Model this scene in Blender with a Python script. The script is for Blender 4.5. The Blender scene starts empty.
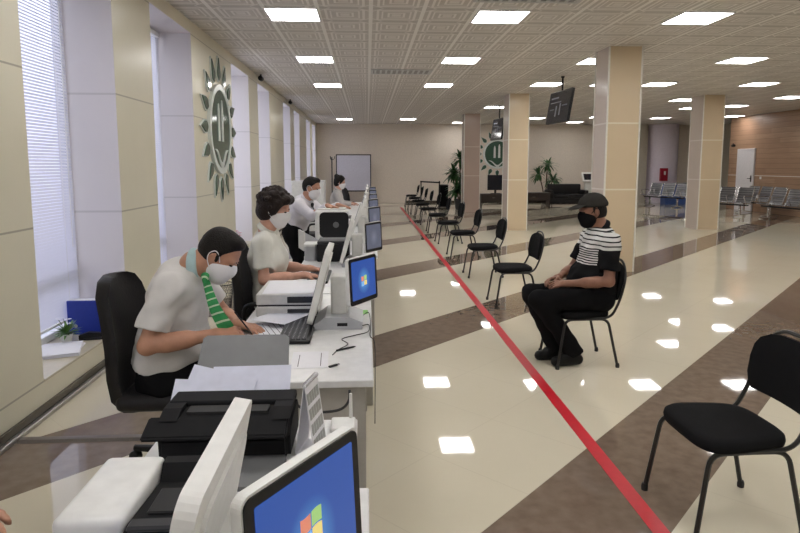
import bpy, bmesh, math, random
import numpy as np
from mathutils import Vector, Matrix, Quaternion
random.seed(7)
PI = math.pi
SC = bpy.context.scene
COL = SC.collection
V3 = Vector

# ------------------------------------------------------------------ materials
def mat(name, color, rough=.5, metal=0., emit=None, es=0., spec=.5, var=.05, scale=25., bump=0., bscale=200.):
    m = bpy.data.materials.new(name); m.use_nodes = True
    nt = m.node_tree; b = nt.nodes['Principled BSDF']
    b.inputs['Roughness'].default_value = rough
    b.inputs['Metallic'].default_value = metal
    b.inputs['Specular IOR Level'].default_value = spec
    tc = nt.nodes.new('ShaderNodeTexCoord')
    n = nt.nodes.new('ShaderNodeTexNoise'); n.inputs['Scale'].default_value = scale
    nt.links.new(tc.outputs['Object'], n.inputs['Vector'])
    r = nt.nodes.new('ShaderNodeValToRGB')
    r.color_ramp.elements[0].position = .3; r.color_ramp.elements[1].position = .7
    r.color_ramp.elements[0].color = [max(0, c*(1-var)) for c in color]+[1]
    r.color_ramp.elements[1].color = [min(1, c*(1+var)) for c in color]+[1]
    nt.links.new(n.outputs['Fac'], r.inputs['Fac'])
    nt.links.new(r.outputs['Color'], b.inputs['Base Color'])
    if bump:
        n2 = nt.nodes.new('ShaderNodeTexNoise'); n2.inputs['Scale'].default_value = bscale
        nt.links.new(tc.outputs['Object'], n2.inputs['Vector'])
        bp = nt.nodes.new('ShaderNodeBump'); bp.inputs['Strength'].default_value = bump; bp.inputs['Distance'].default_value = .01
        nt.links.new(n2.outputs['Fac'], bp.inputs['Height']); nt.links.new(bp.outputs['Normal'], b.inputs['Normal'])
    if emit:
        b.inputs['Emission Color'].default_value = list(emit)+[1]; b.inputs['Emission Strength'].default_value = es
    return m

class NT:
    """small helper for node maths"""
    def __init__(s, m): s.t = m.node_tree; s.n = s.t.nodes; s.l = s.t.links
    def val(s, i, v):
        if hasattr(v, 'is_output') or hasattr(v, 'links'): s.l.new(v, i)
        else: i.default_value = v
    def math(s, op, a, b=0., c=0.):
        n = s.n.new('ShaderNodeMath'); n.operation = op
        s.val(n.inputs[0], a); s.val(n.inputs[1], b); s.val(n.inputs[2], c)
        return n.outputs[0]
    def mix(s, f, a, b):
        n = s.n.new('ShaderNodeMix'); n.data_type = 'RGBA'
        s.val(n.inputs[0], f)
        for i, v in ((6, a), (7, b)):
            if isinstance(v, tuple): n.inputs[i].default_value = list(v)+[1]
            else: s.l.new(v, n.inputs[i])
        return n.outputs[2]
    def pos(s):
        g = s.n.new('ShaderNodeNewGeometry'); x = s.n.new('ShaderNodeSeparateXYZ')
        s.l.new(g.outputs['Position'], x.inputs[0]); return g.outputs['Position'], x.outputs
    def noise(s, vec, scale, detail=2.):
        n = s.n.new('ShaderNodeTexNoise'); n.inputs['Scale'].default_value = scale; n.inputs['Detail'].default_value = detail
        if vec is not None: s.l.new(vec, n.inputs['Vector'])
        return n.outputs['Fac']

def floor_mat():
    m = mat('polished_floor_tile', (.6, .55, .45), .06); k = NT(m); b = k.n['Principled BSDF']
    p, (x, y, z) = k.pos()
    c = k.math('SUBTRACT', k.math('SUBTRACT', y, x), 1.04)
    f = k.math('FLOORED_MODULO', c, 3.394)
    band = k.math('LESS_THAN', f, .849)
    n1 = k.noise(p, 1.3, 4); n2 = k.noise(p, 14, 5)
    cream = k.mix(n1, (.63, .58, .455), (.71, .66, .53))
    brown = k.mix(n2, (.12, .085, .062), (.26, .195, .15))
    s = k.math('ADD', x, y)
    g1 = k.math('LESS_THAN', k.math('FLOORED_MODULO', c, .849), .006)
    g2 = k.math('LESS_THAN', k.math('FLOORED_MODULO', s, .849), .006)
    g = k.math('MULTIPLY', k.math('MAXIMUM', g1, g2), .16)
    col = k.mix(g, k.mix(band, cream, brown), (.25, .2, .15))
    k.l.new(col, b.inputs['Base Color'])
    k.l.new(k.math('MULTIPLY_ADD', n2, .04, .015), b.inputs['Roughness'])
    b.inputs['Specular IOR Level'].default_value = .62
    return m

PX = .5675
def ceil_mat():
    m = mat('embossed_ceiling_tile', (.6, .6, .6), .45); k = NT(m); b = k.n['Principled BSDF']
    p, (x, y, z) = k.pos()
    u = k.math('ABSOLUTE', k.math('SUBTRACT', k.math('FLOORED_MODULO', k.math('ADD', x, .8+PX/2), PX), PX/2))
    v = k.math('ABSOLUTE', k.math('SUBTRACT', k.math('FLOORED_MODULO', k.math('ADD', y, -6.88+.5725/2), .5725), .5725/2))
    d = k.math('MAXIMUM', u, v)
    def ring(a, w): return k.math('LESS_THAN', k.math('ABSOLUTE', k.math('SUBTRACT', d, a)), w)
    r = k.math('MAXIMUM', k.math('MAXIMUM', ring(.205, .014), ring(.155, .009)), ring(.085, .012))
    # corner lozenge ornaments
    q = k.math('ADD', u, v)
    r = k.math('MAXIMUM', r, k.math('MULTIPLY', k.math('LESS_THAN', k.math('ABSOLUTE', k.math('SUBTRACT', q, .43)), .012), k.math('GREATER_THAN', d, .21)))
    core = k.math('LESS_THAN', d, .05)
    rail = k.math('GREATER_THAN', u, PX/2-.022)
    rail2 = k.math('GREATER_THAN', v, .5725/2-.010)
    base = (.50, .465, .43); lt = (.80, .765, .73)
    col = k.mix(k.math('MULTIPLY', r, .8), base, lt)
    col = k.mix(k.math('MULTIPLY', core, .5), col, lt)
    col = k.mix(rail2, col, (.34, .315, .29))
    col = k.mix(rail, col, (.80, .775, .74))
    k.l.new(col, b.inputs['Base Color'])
    h = k.math('MAXIMUM', k.math('MAXIMUM', r, core), rail)
    bp = k.n.new('ShaderNodeBump'); bp.inputs['Strength'].default_value = .6; bp.inputs['Distance'].default_value = .01; bp.invert = True
    k.l.new(h, bp.inputs['Height']); k.l.new(bp.outputs['Normal'], b.inputs['Normal'])
    return m

def tile_mat(name, c, gap=(.8, .77, .68), zs=(.21, 1.2, 2.14), rough=.28, w=.008, var=.06):
    """large stone tiles with pale horizontal joints at given heights"""
    m = mat(name, c, rough); k = NT(m); b = k.n['Principled BSDF']
    p, (x, y, z) = k.pos()
    n = k.noise(p, 2.2, 5)
    col = k.mix(n, tuple(q*(1-var) for q in c), tuple(min(1, q*(1+var)) for q in c))
    f = None
    for h in zs:
        t = k.math('LESS_THAN', k.math('ABSOLUTE', k.math('SUBTRACT', z, h)), w)
        f = t if f is None else k.math('MAXIMUM', f, t)
    k.l.new(k.mix(k.math('MULTIPLY', f, .75), col, gap), b.inputs['Base Color'])
    return m

def wood_mat():
    m = mat('horizontal_wood_planks', (.4, .25, .15), .4); k = NT(m); b = k.n['Principled BSDF']
    p, (x, y, z) = k.pos()
    row = k.math('FLOOR', k.math('DIVIDE', z, .16))
    wn = k.n.new('ShaderNodeTexWhiteNoise'); wn.noise_dimensions = '2D'
    cb = k.n.new('ShaderNodeCombineXYZ'); k.l.new(row, cb.inputs[0])
    seg = k.math('FLOOR', k.math('DIVIDE', k.math('ADD', y, k.math('MULTIPLY', row, .73)), 1.9)); k.l.new(seg, cb.inputs[1])
    k.l.new(cb.outputs[0], wn.inputs['Vector'])
    mp = k.n.new('ShaderNodeMapping'); mp.inputs['Scale'].default_value = (1, .6, 9); k.l.new(p, mp.inputs['Vector'])
    n = k.noise(mp.outputs[0], 3, 6)
    col = k.mix(n, (.31, .185, .115), (.53, .36, .24))
    col = k.mix(k.math('MULTIPLY', wn.outputs['Value'], .6), col, (.26, .14, .085))
    gap = k.math('LESS_THAN', k.math('FLOORED_MODULO', z, .16), .006)
    k.l.new(k.mix(gap, col, (.09, .05, .03)), b.inputs['Base Color'])
    return m

def glass_mat(name, tint=(.95, .97, 1), f=.12):
    m = bpy.data.materials.new(name); m.use_nodes = True; t = m.node_tree
    t.nodes.remove(t.nodes['Principled BSDF'])
    a = t.nodes.new('ShaderNodeBsdfTransparent'); a.inputs[0].default_value = list(tint)+[1]
    g = t.nodes.new('ShaderNodeBsdfGlossy'); g.inputs['Roughness'].default_value = .03
    n = t.nodes.new('ShaderNodeTexNoise'); n.inputs['Scale'].default_value = 3
    mm = t.nodes.new('ShaderNodeMath'); mm.operation = 'MULTIPLY'; mm.inputs[1].default_value = f*2
    t.links.new(n.outputs['Fac'], mm.inputs[0])
    x = t.nodes.new('ShaderNodeMixShader'); t.links.new(mm.outputs[0], x.inputs[0])
    t.links.new(a.outputs[0], x.inputs[1]); t.links.new(g.outputs[0], x.inputs[2])
    t.links.new(x.outputs[0], t.nodes['Material Output'].inputs[0])
    return m

def slat_mat():
    m = bpy.data.materials.new('white_blind_slat'); m.use_nodes = True; t = m.node_tree
    b = t.nodes['Principled BSDF']; b.inputs['Base Color'].default_value = (.74, .75, .84, 1); b.inputs['Roughness'].default_value = .45
    n = t.nodes.new('ShaderNodeTexNoise'); n.inputs['Scale'].default_value = 8
    r = t.nodes.new('ShaderNodeValToRGB'); r.color_ramp.elements[0].color = (.70, .71, .80, 1); r.color_ramp.elements[1].color = (.78, .79, .88, 1)
    t.links.new(n.outputs['Fac'], r.inputs[0]); t.links.new(r.outputs[0], b.inputs['Base Color'])
    tr = t.nodes.new('ShaderNodeBsdfTranslucent'); tr.inputs[0].default_value = (.7, .71, .85, 1)
    x = t.nodes.new('ShaderNodeMixShader'); x.inputs[0].default_value = .22
    t.links.new(b.outputs[0], x.inputs[1]); t.links.new(tr.outputs[0], x.inputs[2])
    t.links.new(x.outputs[0], t.nodes['Material Output'].inputs[0])
    return m

def screen_mat(name, c1, c2, es=1.):
    """lit desktop: radial glow between two blues"""
    m = mat(name, (.01, .01, .02), .2); k = NT(m); b = k.n['Principled BSDF']
    tc = k.n.new('ShaderNodeTexCoord')
    g = k.n.new('ShaderNodeTexGradient'); g.gradient_type = 'SPHERICAL'
    mp = k.n.new('ShaderNodeMapping'); mp.inputs['Location'].default_value = (-1.4, -1.4, -1.4); mp.inputs['Scale'].default_value = (2.8, 2.8, 2.8)
    k.l.new(tc.outputs['Generated'], mp.inputs['Vector']); mp.inputs['Location'].default_value = (-1.4, -1.4, -1.3)
    k.l.new(mp.outputs[0], g.inputs['Vector'])
    k.l.new(k.mix(g.outputs['Fac'], c1, c2), b.inputs['Emission Color'])
    b.inputs['Emission Strength'].default_value = es
    return m

def polo_mat():
    """black and white striped polo: object z gives the height on the body"""
    m = mat('striped_polo_cloth', (.02, .02, .022), .9, spec=.1); k = NT(m); b = k.n['Principled BSDF']
    tc = k.n.new('ShaderNodeTexCoord'); sp = k.n.new('ShaderNodeSeparateXYZ'); k.l.new(tc.outputs['Object'], sp.inputs[0])
    x, y, z = sp.outputs
    zz = k.math('ADD', z, k.math('MULTIPLY', k.noise(tc.outputs['Object'], 6), .02))
    white1 = k.math('GREATER_THAN', k.math('FLOORED_MODULO', zz, .034), .010)
    up = k.math('GREATER_THAN', zz, .925)
    mid = k.math('MULTIPLY', k.math('GREATER_THAN', zz, .80), k.math('LESS_THAN', zz, .925))
    white2 = k.math('GREATER_THAN', k.math('FLOORED_MODULO', zz, .018), .009)
    torso = k.math('LESS_THAN', k.math('ABSOLUTE', y), .17)
    w = k.math('ADD', k.math('MULTIPLY', up, white1), k.math('MULTIPLY', k.math('MULTIPLY', mid, white2), torso))
    w = k.math('MULTIPLY', w, k.math('LESS_THAN', zz, 1.075))
    k.l.new(k.mix(w, (.009, .009, .010), (.66, .66, .64)), b.inputs['Base Color'])
    return m

def perf_mat():
    m = mat('perforated_steel', (.5, .5, .52), .3, .9); k = NT(m); b = k.n['Principled BSDF']
    tc = k.n.new('ShaderNodeTexCoord')
    v = k.n.new('ShaderNodeTexVoronoi'); v.inputs['Scale'].default_value = 45; v.inputs['Randomness'].default_value = 0
    k.l.new(tc.outputs['Object'], v.inputs['Vector'])
    h = k.math('LESS_THAN', v.outputs['Distance'], .4)
    k.l.new(k.mix(h, (.46, .47, .5), (.07, .07, .075)), b.inputs['Base Color'])
    return m

def tie_mat():
    m = mat('green_patterned_tie', (.03, .3, .08), .6); k = NT(m); b = k.n['Principled BSDF']
    tc = k.n.new('ShaderNodeTexCoord'); sp = k.n.new('ShaderNodeSeparateXYZ'); k.l.new(tc.outputs['Object'], sp.inputs[0])
    d = k.math('ADD', k.math('MULTIPLY', sp.outputs[1], 1.2), sp.outputs[2])
    st = k.math('LESS_THAN', k.math('FLOORED_MODULO', d, .045), .010)
    n = k.noise(tc.outputs['Object'], 30)
    c = k.mix(n, (.01, .18, .05), (.05, .42, .12))
    k.l.new(k.mix(st, c, (.55, .7, .5)), b.inputs['Base Color'])
    return m

M = {}
def setup_mats():
    A = lambda n, *a, **k: M.__setitem__(n, mat(n, *a, **k))
    M['floor'] = floor_mat(); M['ceil'] = ceil_mat(); M['wood'] = wood_mat()
    M['wall_tile'] = tile_mat('cream_stone_wall_tile', (.74, .70, .56), gap=(.33, .30, .23), zs=(.21, 1.17, 2.12, 3.05), w=.006)
    M['reveal'] = tile_mat('white_reveal_tile', (.74, .71, .73), gap=(.55, .53, .54), zs=(1.17, 2.12), rough=.35, var=.03)
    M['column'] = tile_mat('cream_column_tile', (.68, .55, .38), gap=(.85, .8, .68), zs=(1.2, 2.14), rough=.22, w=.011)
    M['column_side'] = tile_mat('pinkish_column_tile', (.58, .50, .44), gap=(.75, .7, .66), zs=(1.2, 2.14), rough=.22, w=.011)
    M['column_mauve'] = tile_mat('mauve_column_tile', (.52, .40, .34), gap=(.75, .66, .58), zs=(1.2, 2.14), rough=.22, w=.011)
    A('corner_trim', (.78, .76, .7), .3); A('wall_far', (.72, .64, .555), .6); A('wall_daylit_lilac', (.75, .68, .78), .6)
    A('beige_wall', (.5, .46, .38), .6); A('sill', (.55, .50, .38), .3)
    A('baseboard', (.10, .085, .065), .25, .3); A('joint_steel', (.45, .44, .42), .3, .8)
    M['glass'] = glass_mat('window_glass'); M['slat'] = slat_mat()
    A('pvc', (.8, .8, .82), .35); A('transom', (.36, .38, .46), .5)
    A('light', (.9, .9, .9), .5, emit=(1, .975, .95), es=18.); A('light_frame', (.75, .75, .75), .4)
    A('fabric_black', (.010, .010, .011), .9, bump=.2, bscale=500, spec=.1); A('tube_black', (.012, .012, .012), .3, spec=.5); A('printer_black', (.009, .009, .010), .65, spec=.15); A('rubber', (.02, .02, .02), .7)
    A('leather_black', (.013, .012, .013), .5, bump=.1, bscale=90, spec=.25); A('plastic_black', (.011, .011, .012), .4, spec=.28); A('plastic_dark', (.03, .031, .034), .45, spec=.35)
    A('plastic_mid', (.13, .132, .135), .42); A('plastic_grey', (.42, .43, .45), .4); A('white_plastic', (.74, .74, .72), .35); A('off_white', (.62, .61, .58), .4)
    A('desk_white', (.72, .72, .72), .3); A('desk_panel', (.42, .40, .36), .5); A('paper', (.78, .78, .82), .7, var=.02); A('paper_blue', (.66, .68, .8), .7)
    A('ink', (.08, .08, .09), .7); A('calendar_grey', (.36, .37, .36), .6); A('key', (.035, .035, .04), .5); A('blue_box', (.008, .03, .30), .4)
    A('red_tape', (.56, .006, .022), .4); A('steel', (.62, .62, .64), .22, .95); M['perf'] = perf_mat()
    A('emblem_green', (.05, .11, .075), .10, spec=.8); A('emblem_white', (.72, .76, .74), .25)
    A('skin', (.46, .235, .15), .5, var=.08); A('skin_light', (.55, .30, .22), .5, var=.08); A('skin_dark', (.27, .13, .085), .5, var=.08)
    A('hair', (.010, .008, .007), .55, bump=.5, bscale=150, spec=.18); A('hair_brown', (.016, .009, .007), .5, bump=.8, bscale=90, spec=.25)
    A('shirt', (.66, .645, .63), .8, var=.03); A('shirt_lilac', (.68, .66, .70), .8, var=.03); A('blouse', (.66, .655, .60), .8, var=.03); A('jacket_grey', (.45, .43, .42), .8)
    A('trouser', (.008, .008, .009), .9, spec=.08); A('shoe', (.008, .008, .008), .4, spec=.2); A('mask_white', (.78, .77, .79), .7, var=.02); A('mask_black', (.006, .006, .007), .8, spec=.1)
    A('cap', (.032, .030, .027), .9, bump=.2, bscale=300, spec=.1); A('eye', (.01, .008, .008), .2); A('collar_teal', (.42, .58, .60), .7); A('collar_black', (.009, .009, .010), .9, spec=.1)
    M['polo'] = polo_mat(); M['tie'] = tie_mat(); A('tie_black', (.02, .02, .025), .6)
    M['screen'] = screen_mat('blue_desktop_screen', (.02, .085, .38), (.11, .36, .72), .9)
    M['screen_grey'] = screen_mat('pale_screen', (.10, .11, .15), (.17, .18, .24), 1.)
    A('logo_red', (.5, .1, .02), .5, emit=(.70, .30, .22), es=.7); A('logo_green', (.2, .4, .02), .5, emit=(.38, .60, .28), es=.7)
    A('logo_blue', (.05, .2, .6), .5, emit=(.28, .55, .85), es=.7); A('logo_yellow', (.7, .5, .02), .5, emit=(.78, .66, .32), es=.7); A('logo_glow', (.3, .5, .8), .5, emit=(.5, .75, .95), es=.7)
    A('screen_off', (.018, .019, .028), .12, spec=.7); A('screen_text', (.25, .26, .3), .5)
    A('leaf', (.035, .10, .03), .4, var=.3, scale=9); A('leaf_light', (.10, .22, .05), .4, var=.25); A('bark', (.12, .08, .05), .8); A('soil', (.04, .03, .02), .9)
    A('pot_dark', (.03, .028, .028), .4); A('pot_white', (.75, .74, .72), .4); A('flower_white', (.75, .76, .85), .6); A('flower_red', (.6, .03, .10), .6)
    A('dark_wood', (.035, .022, .018), .4); A('red_cabinet', (.35, .01, .03), .35); A('blue_counter', (.05, .10, .30), .5); A('whiteboard', (.52, .51, .60), .4)
    A('door_white', (.66, .64, .66), .4); A('green_sticker', (.2, .5, .12), .5); A('cable', (.02, .02, .022), .5); A('duct', (.16, .14, .13), .45)
    A('mesh_black', (.02, .02, .022), .5); A('vent', (.5, .5, .5), .5); A('vent_dark', (.28, .27, .26), .7)
setup_mats()

# ------------------------------------------------------------------ mesh helpers
def link(name, me, m, parent=None, smooth=False):
    o = bpy.data.objects.new(name, me); COL.objects.link(o)
    if m is not None:
        ms = m if isinstance(m, (list, tuple)) else [m]
        for q in ms: me.materials.append(M[q] if isinstance(q, str) else q)
    if smooth: me.polygons.foreach_set('use_smooth', [True]*len(me.polygons))
    if parent is not None: o.parent = parent
    return o

def obj(name, bm, m, parent=None, smooth=False, sharp=40):
    bmesh.ops.recalc_face_normals(bm, faces=bm.faces[:])
    me = bpy.data.meshes.new(name); bm.to_mesh(me); bm.free()
    o = link(name, me, m, parent)
    if smooth:
        me.polygons.foreach_set('use_smooth', [True]*len(me.polygons))
        try: me.set_sharp_from_angle(angle=math.radians(sharp))
        except Exception: pass
    return o

def NB(): return bmesh.new()

def box(bm, x0, x1, y0, y1, z0, z1, bev=0., seg=2, mi=0, T=None):
    r = bmesh.ops.create_cube(bm, size=1.); vs = r['verts']
    S = Matrix.Translation(((x0+x1)/2, (y0+y1)/2, (z0+z1)/2)) @ Matrix.Diagonal((abs(x1-x0), abs(y1-y0), abs(z1-z0), 1))
    bmesh.ops.transform(bm, matrix=S, verts=vs)
    fs = list({f for v in vs for f in v.link_faces})
    if bev > 0:
        es = list({e for f in fs for e in f.edges})
        rr = bmesh.ops.bevel(bm, geom=es, offset=bev, segments=seg, affect='EDGES', profile=.5)
        vs = list({v for f in rr['faces'] for v in f.verts} | {v for v in vs if v.is_valid}); fs = list({f for v in vs for f in v.link_faces})
    if mi:
        for f in fs: f.material_index = mi
    if T is not None: bmesh.ops.transform(bm, matrix=T, verts=vs)
    return vs

def tube(bm, pts, r, seg=8, cap=True, mi=0, close=False):
    pts = [V3(p) for p in pts]; n = len(pts); rs = r if isinstance(r, (list, tuple)) else [r]*n
    rings = []; up = None
    for i, p in enumerate(pts):
        if close: d = pts[(i+1) % n]-pts[i-1]
        else: d = (pts[min(i+1, n-1)]-pts[max(i-1, 0)])
        d.normalize()
        if up is None: up = d.orthogonal().normalized()
        else: up = (up-d*up.dot(d)).normalized()
        s = d.cross(up)
        rings.append([bm.verts.new(p+(up*math.cos(2*PI*k/seg)+s*math.sin(2*PI*k/seg))*rs[i]) for k in range(seg)])
    fs = []
    m = n if close else n-1
    for i in range(m):
        a, b = rings[i], rings[(i+1) % n]
        for k in range(seg): fs.append(bm.faces.new((a[k], a[(k+1) % seg], b[(k+1) % seg], b[k])))
    if cap and not close: fs += [bm.faces.new(rings[0][::-1]), bm.faces.new(rings[-1])]
    for f in fs: f.material_index = mi
    return [v for q in rings for v in q]

def smooth_path(pts, n=6):
    """Catmull-Rom through the points"""
    pts = [V3(p) for p in pts]; P = [pts[0]*2-pts[1]]+pts+[pts[-1]*2-pts[-2]]; out = []
    for i in range(1, len(P)-2):
        a, b, c, d = P[i-1:i+3]
        for k in range(n):
            t = k/n
            out.append(.5*((2*b)+(c-a)*t+(2*a-5*b+4*c-d)*t*t+(3*b-a-3*c+d)*t**3))
    out.append(pts[-1]); return out

def fillet(pts, r, n=5):
    """polyline with rounded corners"""
    pts = [V3(p) for p in pts]; out = [pts[0]]
    for i in range(1, len(pts)-1):
        a, b, c = pts[i-1:i+2]; u = (a-b); v = (c-b); q = min(r, u.length*.49, v.length*.49)
        p0 = b+u.normalized()*q; p1 = b+v.normalized()*q
        for k in range(n+1):
            t = k/n; out.append(p0*(1-t)**2+b*2*t*(1-t)+p1*t*t)
    out.append(pts[-1]); return out

def lathe(bm, prof, seg=20, c=(0, 0, 0), mi=0):
    c = V3(c); rings = []
    for r, z in prof:
        rings.append([bm.verts.new(c+V3((max(r, 1e-4)*math.cos(2*PI*k/seg), max(r, 1e-4)*math.sin(2*PI*k/seg), z))) for k in range(seg)])
    fs = []
    for a, b in zip(rings, rings[1:]):
        for k in range(seg): fs.append(bm.faces.new((a[k], a[(k+1) % seg], b[(k+1) % seg], b[k])))
    fs += [bm.faces.new(rings[0][::-1]), bm.faces.new(rings[-1])]
    for f in fs: f.material_index = mi
    return [v for q in rings for v in q]

def prism(bm, poly, depth, T=None, mi=0):
    """poly in xy extruded along z by depth"""
    a = [bm.verts.new((p[0], p[1], 0)) for p in poly]; b = [bm.verts.new((p[0], p[1], depth)) for p in poly]
    fs = [bm.faces.new(a[::-1]), bm.faces.new(b)]
    n = len(poly)
    for i in range(n): fs.append(bm.faces.new((a[i], a[(i+1) % n], b[(i+1) % n], b[i])))
    for f in fs: f.material_index = mi
    if T is not None: bmesh.ops.transform(bm, matrix=T, verts=a+b)
    return a+b

def rrect(w, h, r, n=5):
    out = []
    for cx, cy, a0 in ((w/2-r, h/2-r, 0), (-w/2+r, h/2-r, 90), (-w/2+r, -h/2+r, 180), (w/2-r, -h/2+r, 270)):
        for k in range(n+1):
            a = math.radians(a0+90*k/n); out.append((cx+r*math.cos(a), cy+r*math.sin(a)))
    return out

def thing(name, label, cat, loc=(0, 0, 0), rz=0., group=None):
    o = bpy.data.objects.new(name, None); COL.objects.link(o); o.empty_display_size = .1
    o.location = loc; o.rotation_euler = (0, 0, rz)
    o['label'] = label; o['category'] = cat
    if group: o['group'] = group
    return o
def tag(o, label, cat, group=None):
    o['label'] = label; o['category'] = cat
    if group: o['group'] = group
    return o
def struct(name, bm, m, parent=None):
    o = obj(name, bm, m, parent)
    if parent is None: o['kind'] = 'structure'
    return o
def dup(root, loc, rz, label, group=None):
    r = root.copy(); COL.objects.link(r); r.location = loc; r.rotation_euler = (0, 0, rz); r['label'] = label
    if group: r['group'] = group
    for ch in list(root.children):
        c = ch.copy(); COL.objects.link(c); c.parent = r
        for g in list(ch.children):
            d = g.copy(); COL.objects.link(d); d.parent = c
    return r
def frame_T(o, x, y, z):
    m = Matrix.Identity(4)
    for i, v in enumerate((x, y, z)):
        for j in range(3): m[j][i] = v[j]
    for j in range(3): m[j][3] = o[j]
    return m

# ------------------------------------------------------------------ camera, world
F, CX, CY, H = 600., 400., 233., 1.55
pit = math.atan(68/600.); yaw = math.atan(33/math.hypot(600, 68))
fw = V3((math.sin(yaw)*math.cos(pit), math.cos(yaw)*math.cos(pit), -math.sin(pit)))
rt = V3((math.cos(yaw), -math.sin(yaw), 0)); up = rt.cross(fw)
cam = bpy.data.cameras.new('camera'); co = bpy.data.objects.new('camera', cam); COL.objects.link(co)
cam.sensor_width = 36; cam.sensor_fit = 'HORIZONTAL'; cam.lens = 36*F/800; cam.shift_y = -(266.5-CY)/800
cam.clip_start = .05; cam.clip_end = 200
co.matrix_world = frame_T((0, 0, H), rt, up, -fw)
SC.camera = co
w = bpy.data.worlds.new('daylight'); SC.world = w; w.use_nodes = True
bg = w.node_tree.nodes['Background']
sky = w.node_tree.nodes.new('ShaderNodeTexSky'); sky.sky_type = 'HOSEK_WILKIE'; sky.turbidity = 6; sky.sun_direction = (.6, .3, .7)
mx = w.node_tree.nodes.new('ShaderNodeMix'); mx.data_type = 'RGBA'; mx.inputs[0].default_value = .85; mx.inputs[7].default_value = (.92, .90, 1, 1)
w.node_tree.links.new(sky.outputs[0], mx.inputs[6]); w.node_tree.links.new(mx.outputs[2], bg.inputs[0]); bg.inputs[1].default_value = 2.0
SC.view_settings.view_transform = 'Standard'; SC.view_settings.look = 'None'; SC.view_settings.exposure = 0.; SC.view_settings.gamma = 1.
SC.cycles.use_denoising = True; SC.cycles.max_bounces = 8; SC.cycles.sample_clamp_indirect = 6

# ------------------------------------------------------------------ the room
CZ = 3.2; WX = -2.02; DEP = .40; YF = 24.65; XR = 12.9; YB = -3.; XE = 14.6; YR = 20.9
bm = NB(); box(bm, WX-.5, XE, YB, YF+.1, -.1, 0); struct('floor', bm, 'floor')
bm = NB(); box(bm, WX-.5, XE, YB, YF+.1, CZ, CZ+.1); struct('ceiling', bm, 'ceil')
OPEN = []
for k in range(-1, 4):
    for a, b in ((3.73, 5.05), (5.92, 7.24)): OPEN.append((a+5.57*k, b+5.57*k))
bm = NB(); y = YB
def pier(bm, y0, y1):
    vs = box(bm, WX-DEP, WX, y0, y1, 0, CZ)
    for f in {f for v in vs for f in v.link_faces}:
        f.normal_update()
        if abs(f.normal.y) > .5: f.material_index = 1
for a, b in OPEN:
    pier(bm, y, a); y = b
    box(bm, WX-DEP, WX, a, b, 0, .21, mi=0)
    vs = box(bm, WX-DEP, WX, a, b, 3.06, CZ)
    for f in {f for v in vs for f in v.link_faces}:
        f.normal_update()
        if f.normal.z < -.5: f.material_index = 1
pier(bm, y, YF)
struct('wall_left', bm, ['wall_tile', 'reveal'])
bm = NB()
for e in [q for ab in OPEN for q in ab]: pass
bm.free()
# sill boards
bm = NB()
for i, (a, b) in enumerate(OPEN):
    bm2 = NB(); box(bm2, WX-DEP+.002, WX+.006, a+.002, b-.002, .21, .222, .002, 1); struct('windowsill_%d' % (i+1), bm2, 'sill')
bm.free()
bm = NB(); box(bm, WX, WX+.018, YB, YF, 0, .075, .004, 1); struct('baseboard_left', bm, 'baseboard')
bm = NB(); box(bm, WX+.018, WX+.05, YB, YF, 0, .03, .006, 1); struct('trim_1', bm, 'joint_steel')
XW = WX-DEP
for i, (a, b) in enumerate(OPEN):
    bm = NB(); z0, z1 = .222, 3.06; t = .055
    box(bm, XW-.05, XW+.02, a, a+t, z0, z1, .006); box(bm, XW-.05, XW+.02, b-t, b, z0, z1, .006)
    box(bm, XW-.05, XW+.02, a+t, b-t, z0, z0+t, .006); box(bm, XW-.05, XW+.02, a+t, b-t, z1-t, z1, .006)
    wf = struct('window_%d' % (i+1), bm, 'pvc')
    bm = NB(); box(bm, XW-.045, XW+.012, a+t, b-t, .60, .70, .006); struct('transom', bm, 'transom', wf)
    bm = NB(); box(bm, XW-.03, XW-.022, a+t, b-t, z0+t, z1-t); struct('pane', bm, 'glass', wf)

bm = NB(); box(bm, WX-DEP, XE, YF, YF+.2, 0, CZ); struct('wall_far', bm, 'wall_far')
bm = NB(); box(bm, WX-.5, XR, YB-.2, YB, 0, CZ); struct('wall_back', bm, 'beige_wall')
bm = NB(); box(bm, XR, XR+.25, YB, YR, 0, CZ); struct('wall_right', bm, 'wood')
bm = NB(); box(bm, XE, XE+.2, YR, YF, 0, CZ); box(bm, XR+.25, XE, YR-.2, YR, 0, CZ); struct('wall_side', bm, 'beige_wall')
bm = NB(); box(bm, XR-.014, XR, YB, YR, 1.19, 1.21); struct('trim_2', bm, 'corner_trim')
bm = NB(); box(bm, 1.6, XE, YF-.015, YF, 0, .09); struct('baseboard_far', bm, 'baseboard')
# curved pilaster on the far wall; its lilac is daylight put into the colour
bm = NB()
vs = lathe(bm, [(.62, 0), (.62, CZ)], 40, (12.3, YF, 0)); struct('column_round', bm, 'wall_daylit_lilac')
bm = NB(); box(bm, 10.9, 11.5, YF-.35, YF, 0, CZ); struct('column_dark', bm, 'beige_wall')

def column(n, x0, x1, y0, y1, m='column'):
    bm = NB(); vs = box(bm, x0, x1, y0, y1, 0, CZ)
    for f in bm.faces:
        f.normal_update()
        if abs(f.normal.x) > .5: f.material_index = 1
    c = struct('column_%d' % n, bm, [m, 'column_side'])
    for xx in (x0, x1):
        for yy in (y0, y1):
            bm = NB(); box(bm, xx-.011, xx+.011, yy-.011, yy+.011, 0, CZ, .003, 1); struct('corner_trim', bm, 'corner_trim', c)
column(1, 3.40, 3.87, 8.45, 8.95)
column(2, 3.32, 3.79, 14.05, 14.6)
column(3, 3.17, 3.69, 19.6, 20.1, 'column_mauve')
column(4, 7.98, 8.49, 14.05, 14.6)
column(5, 8.40, 8.90, 19.7, 20.2)

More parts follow.
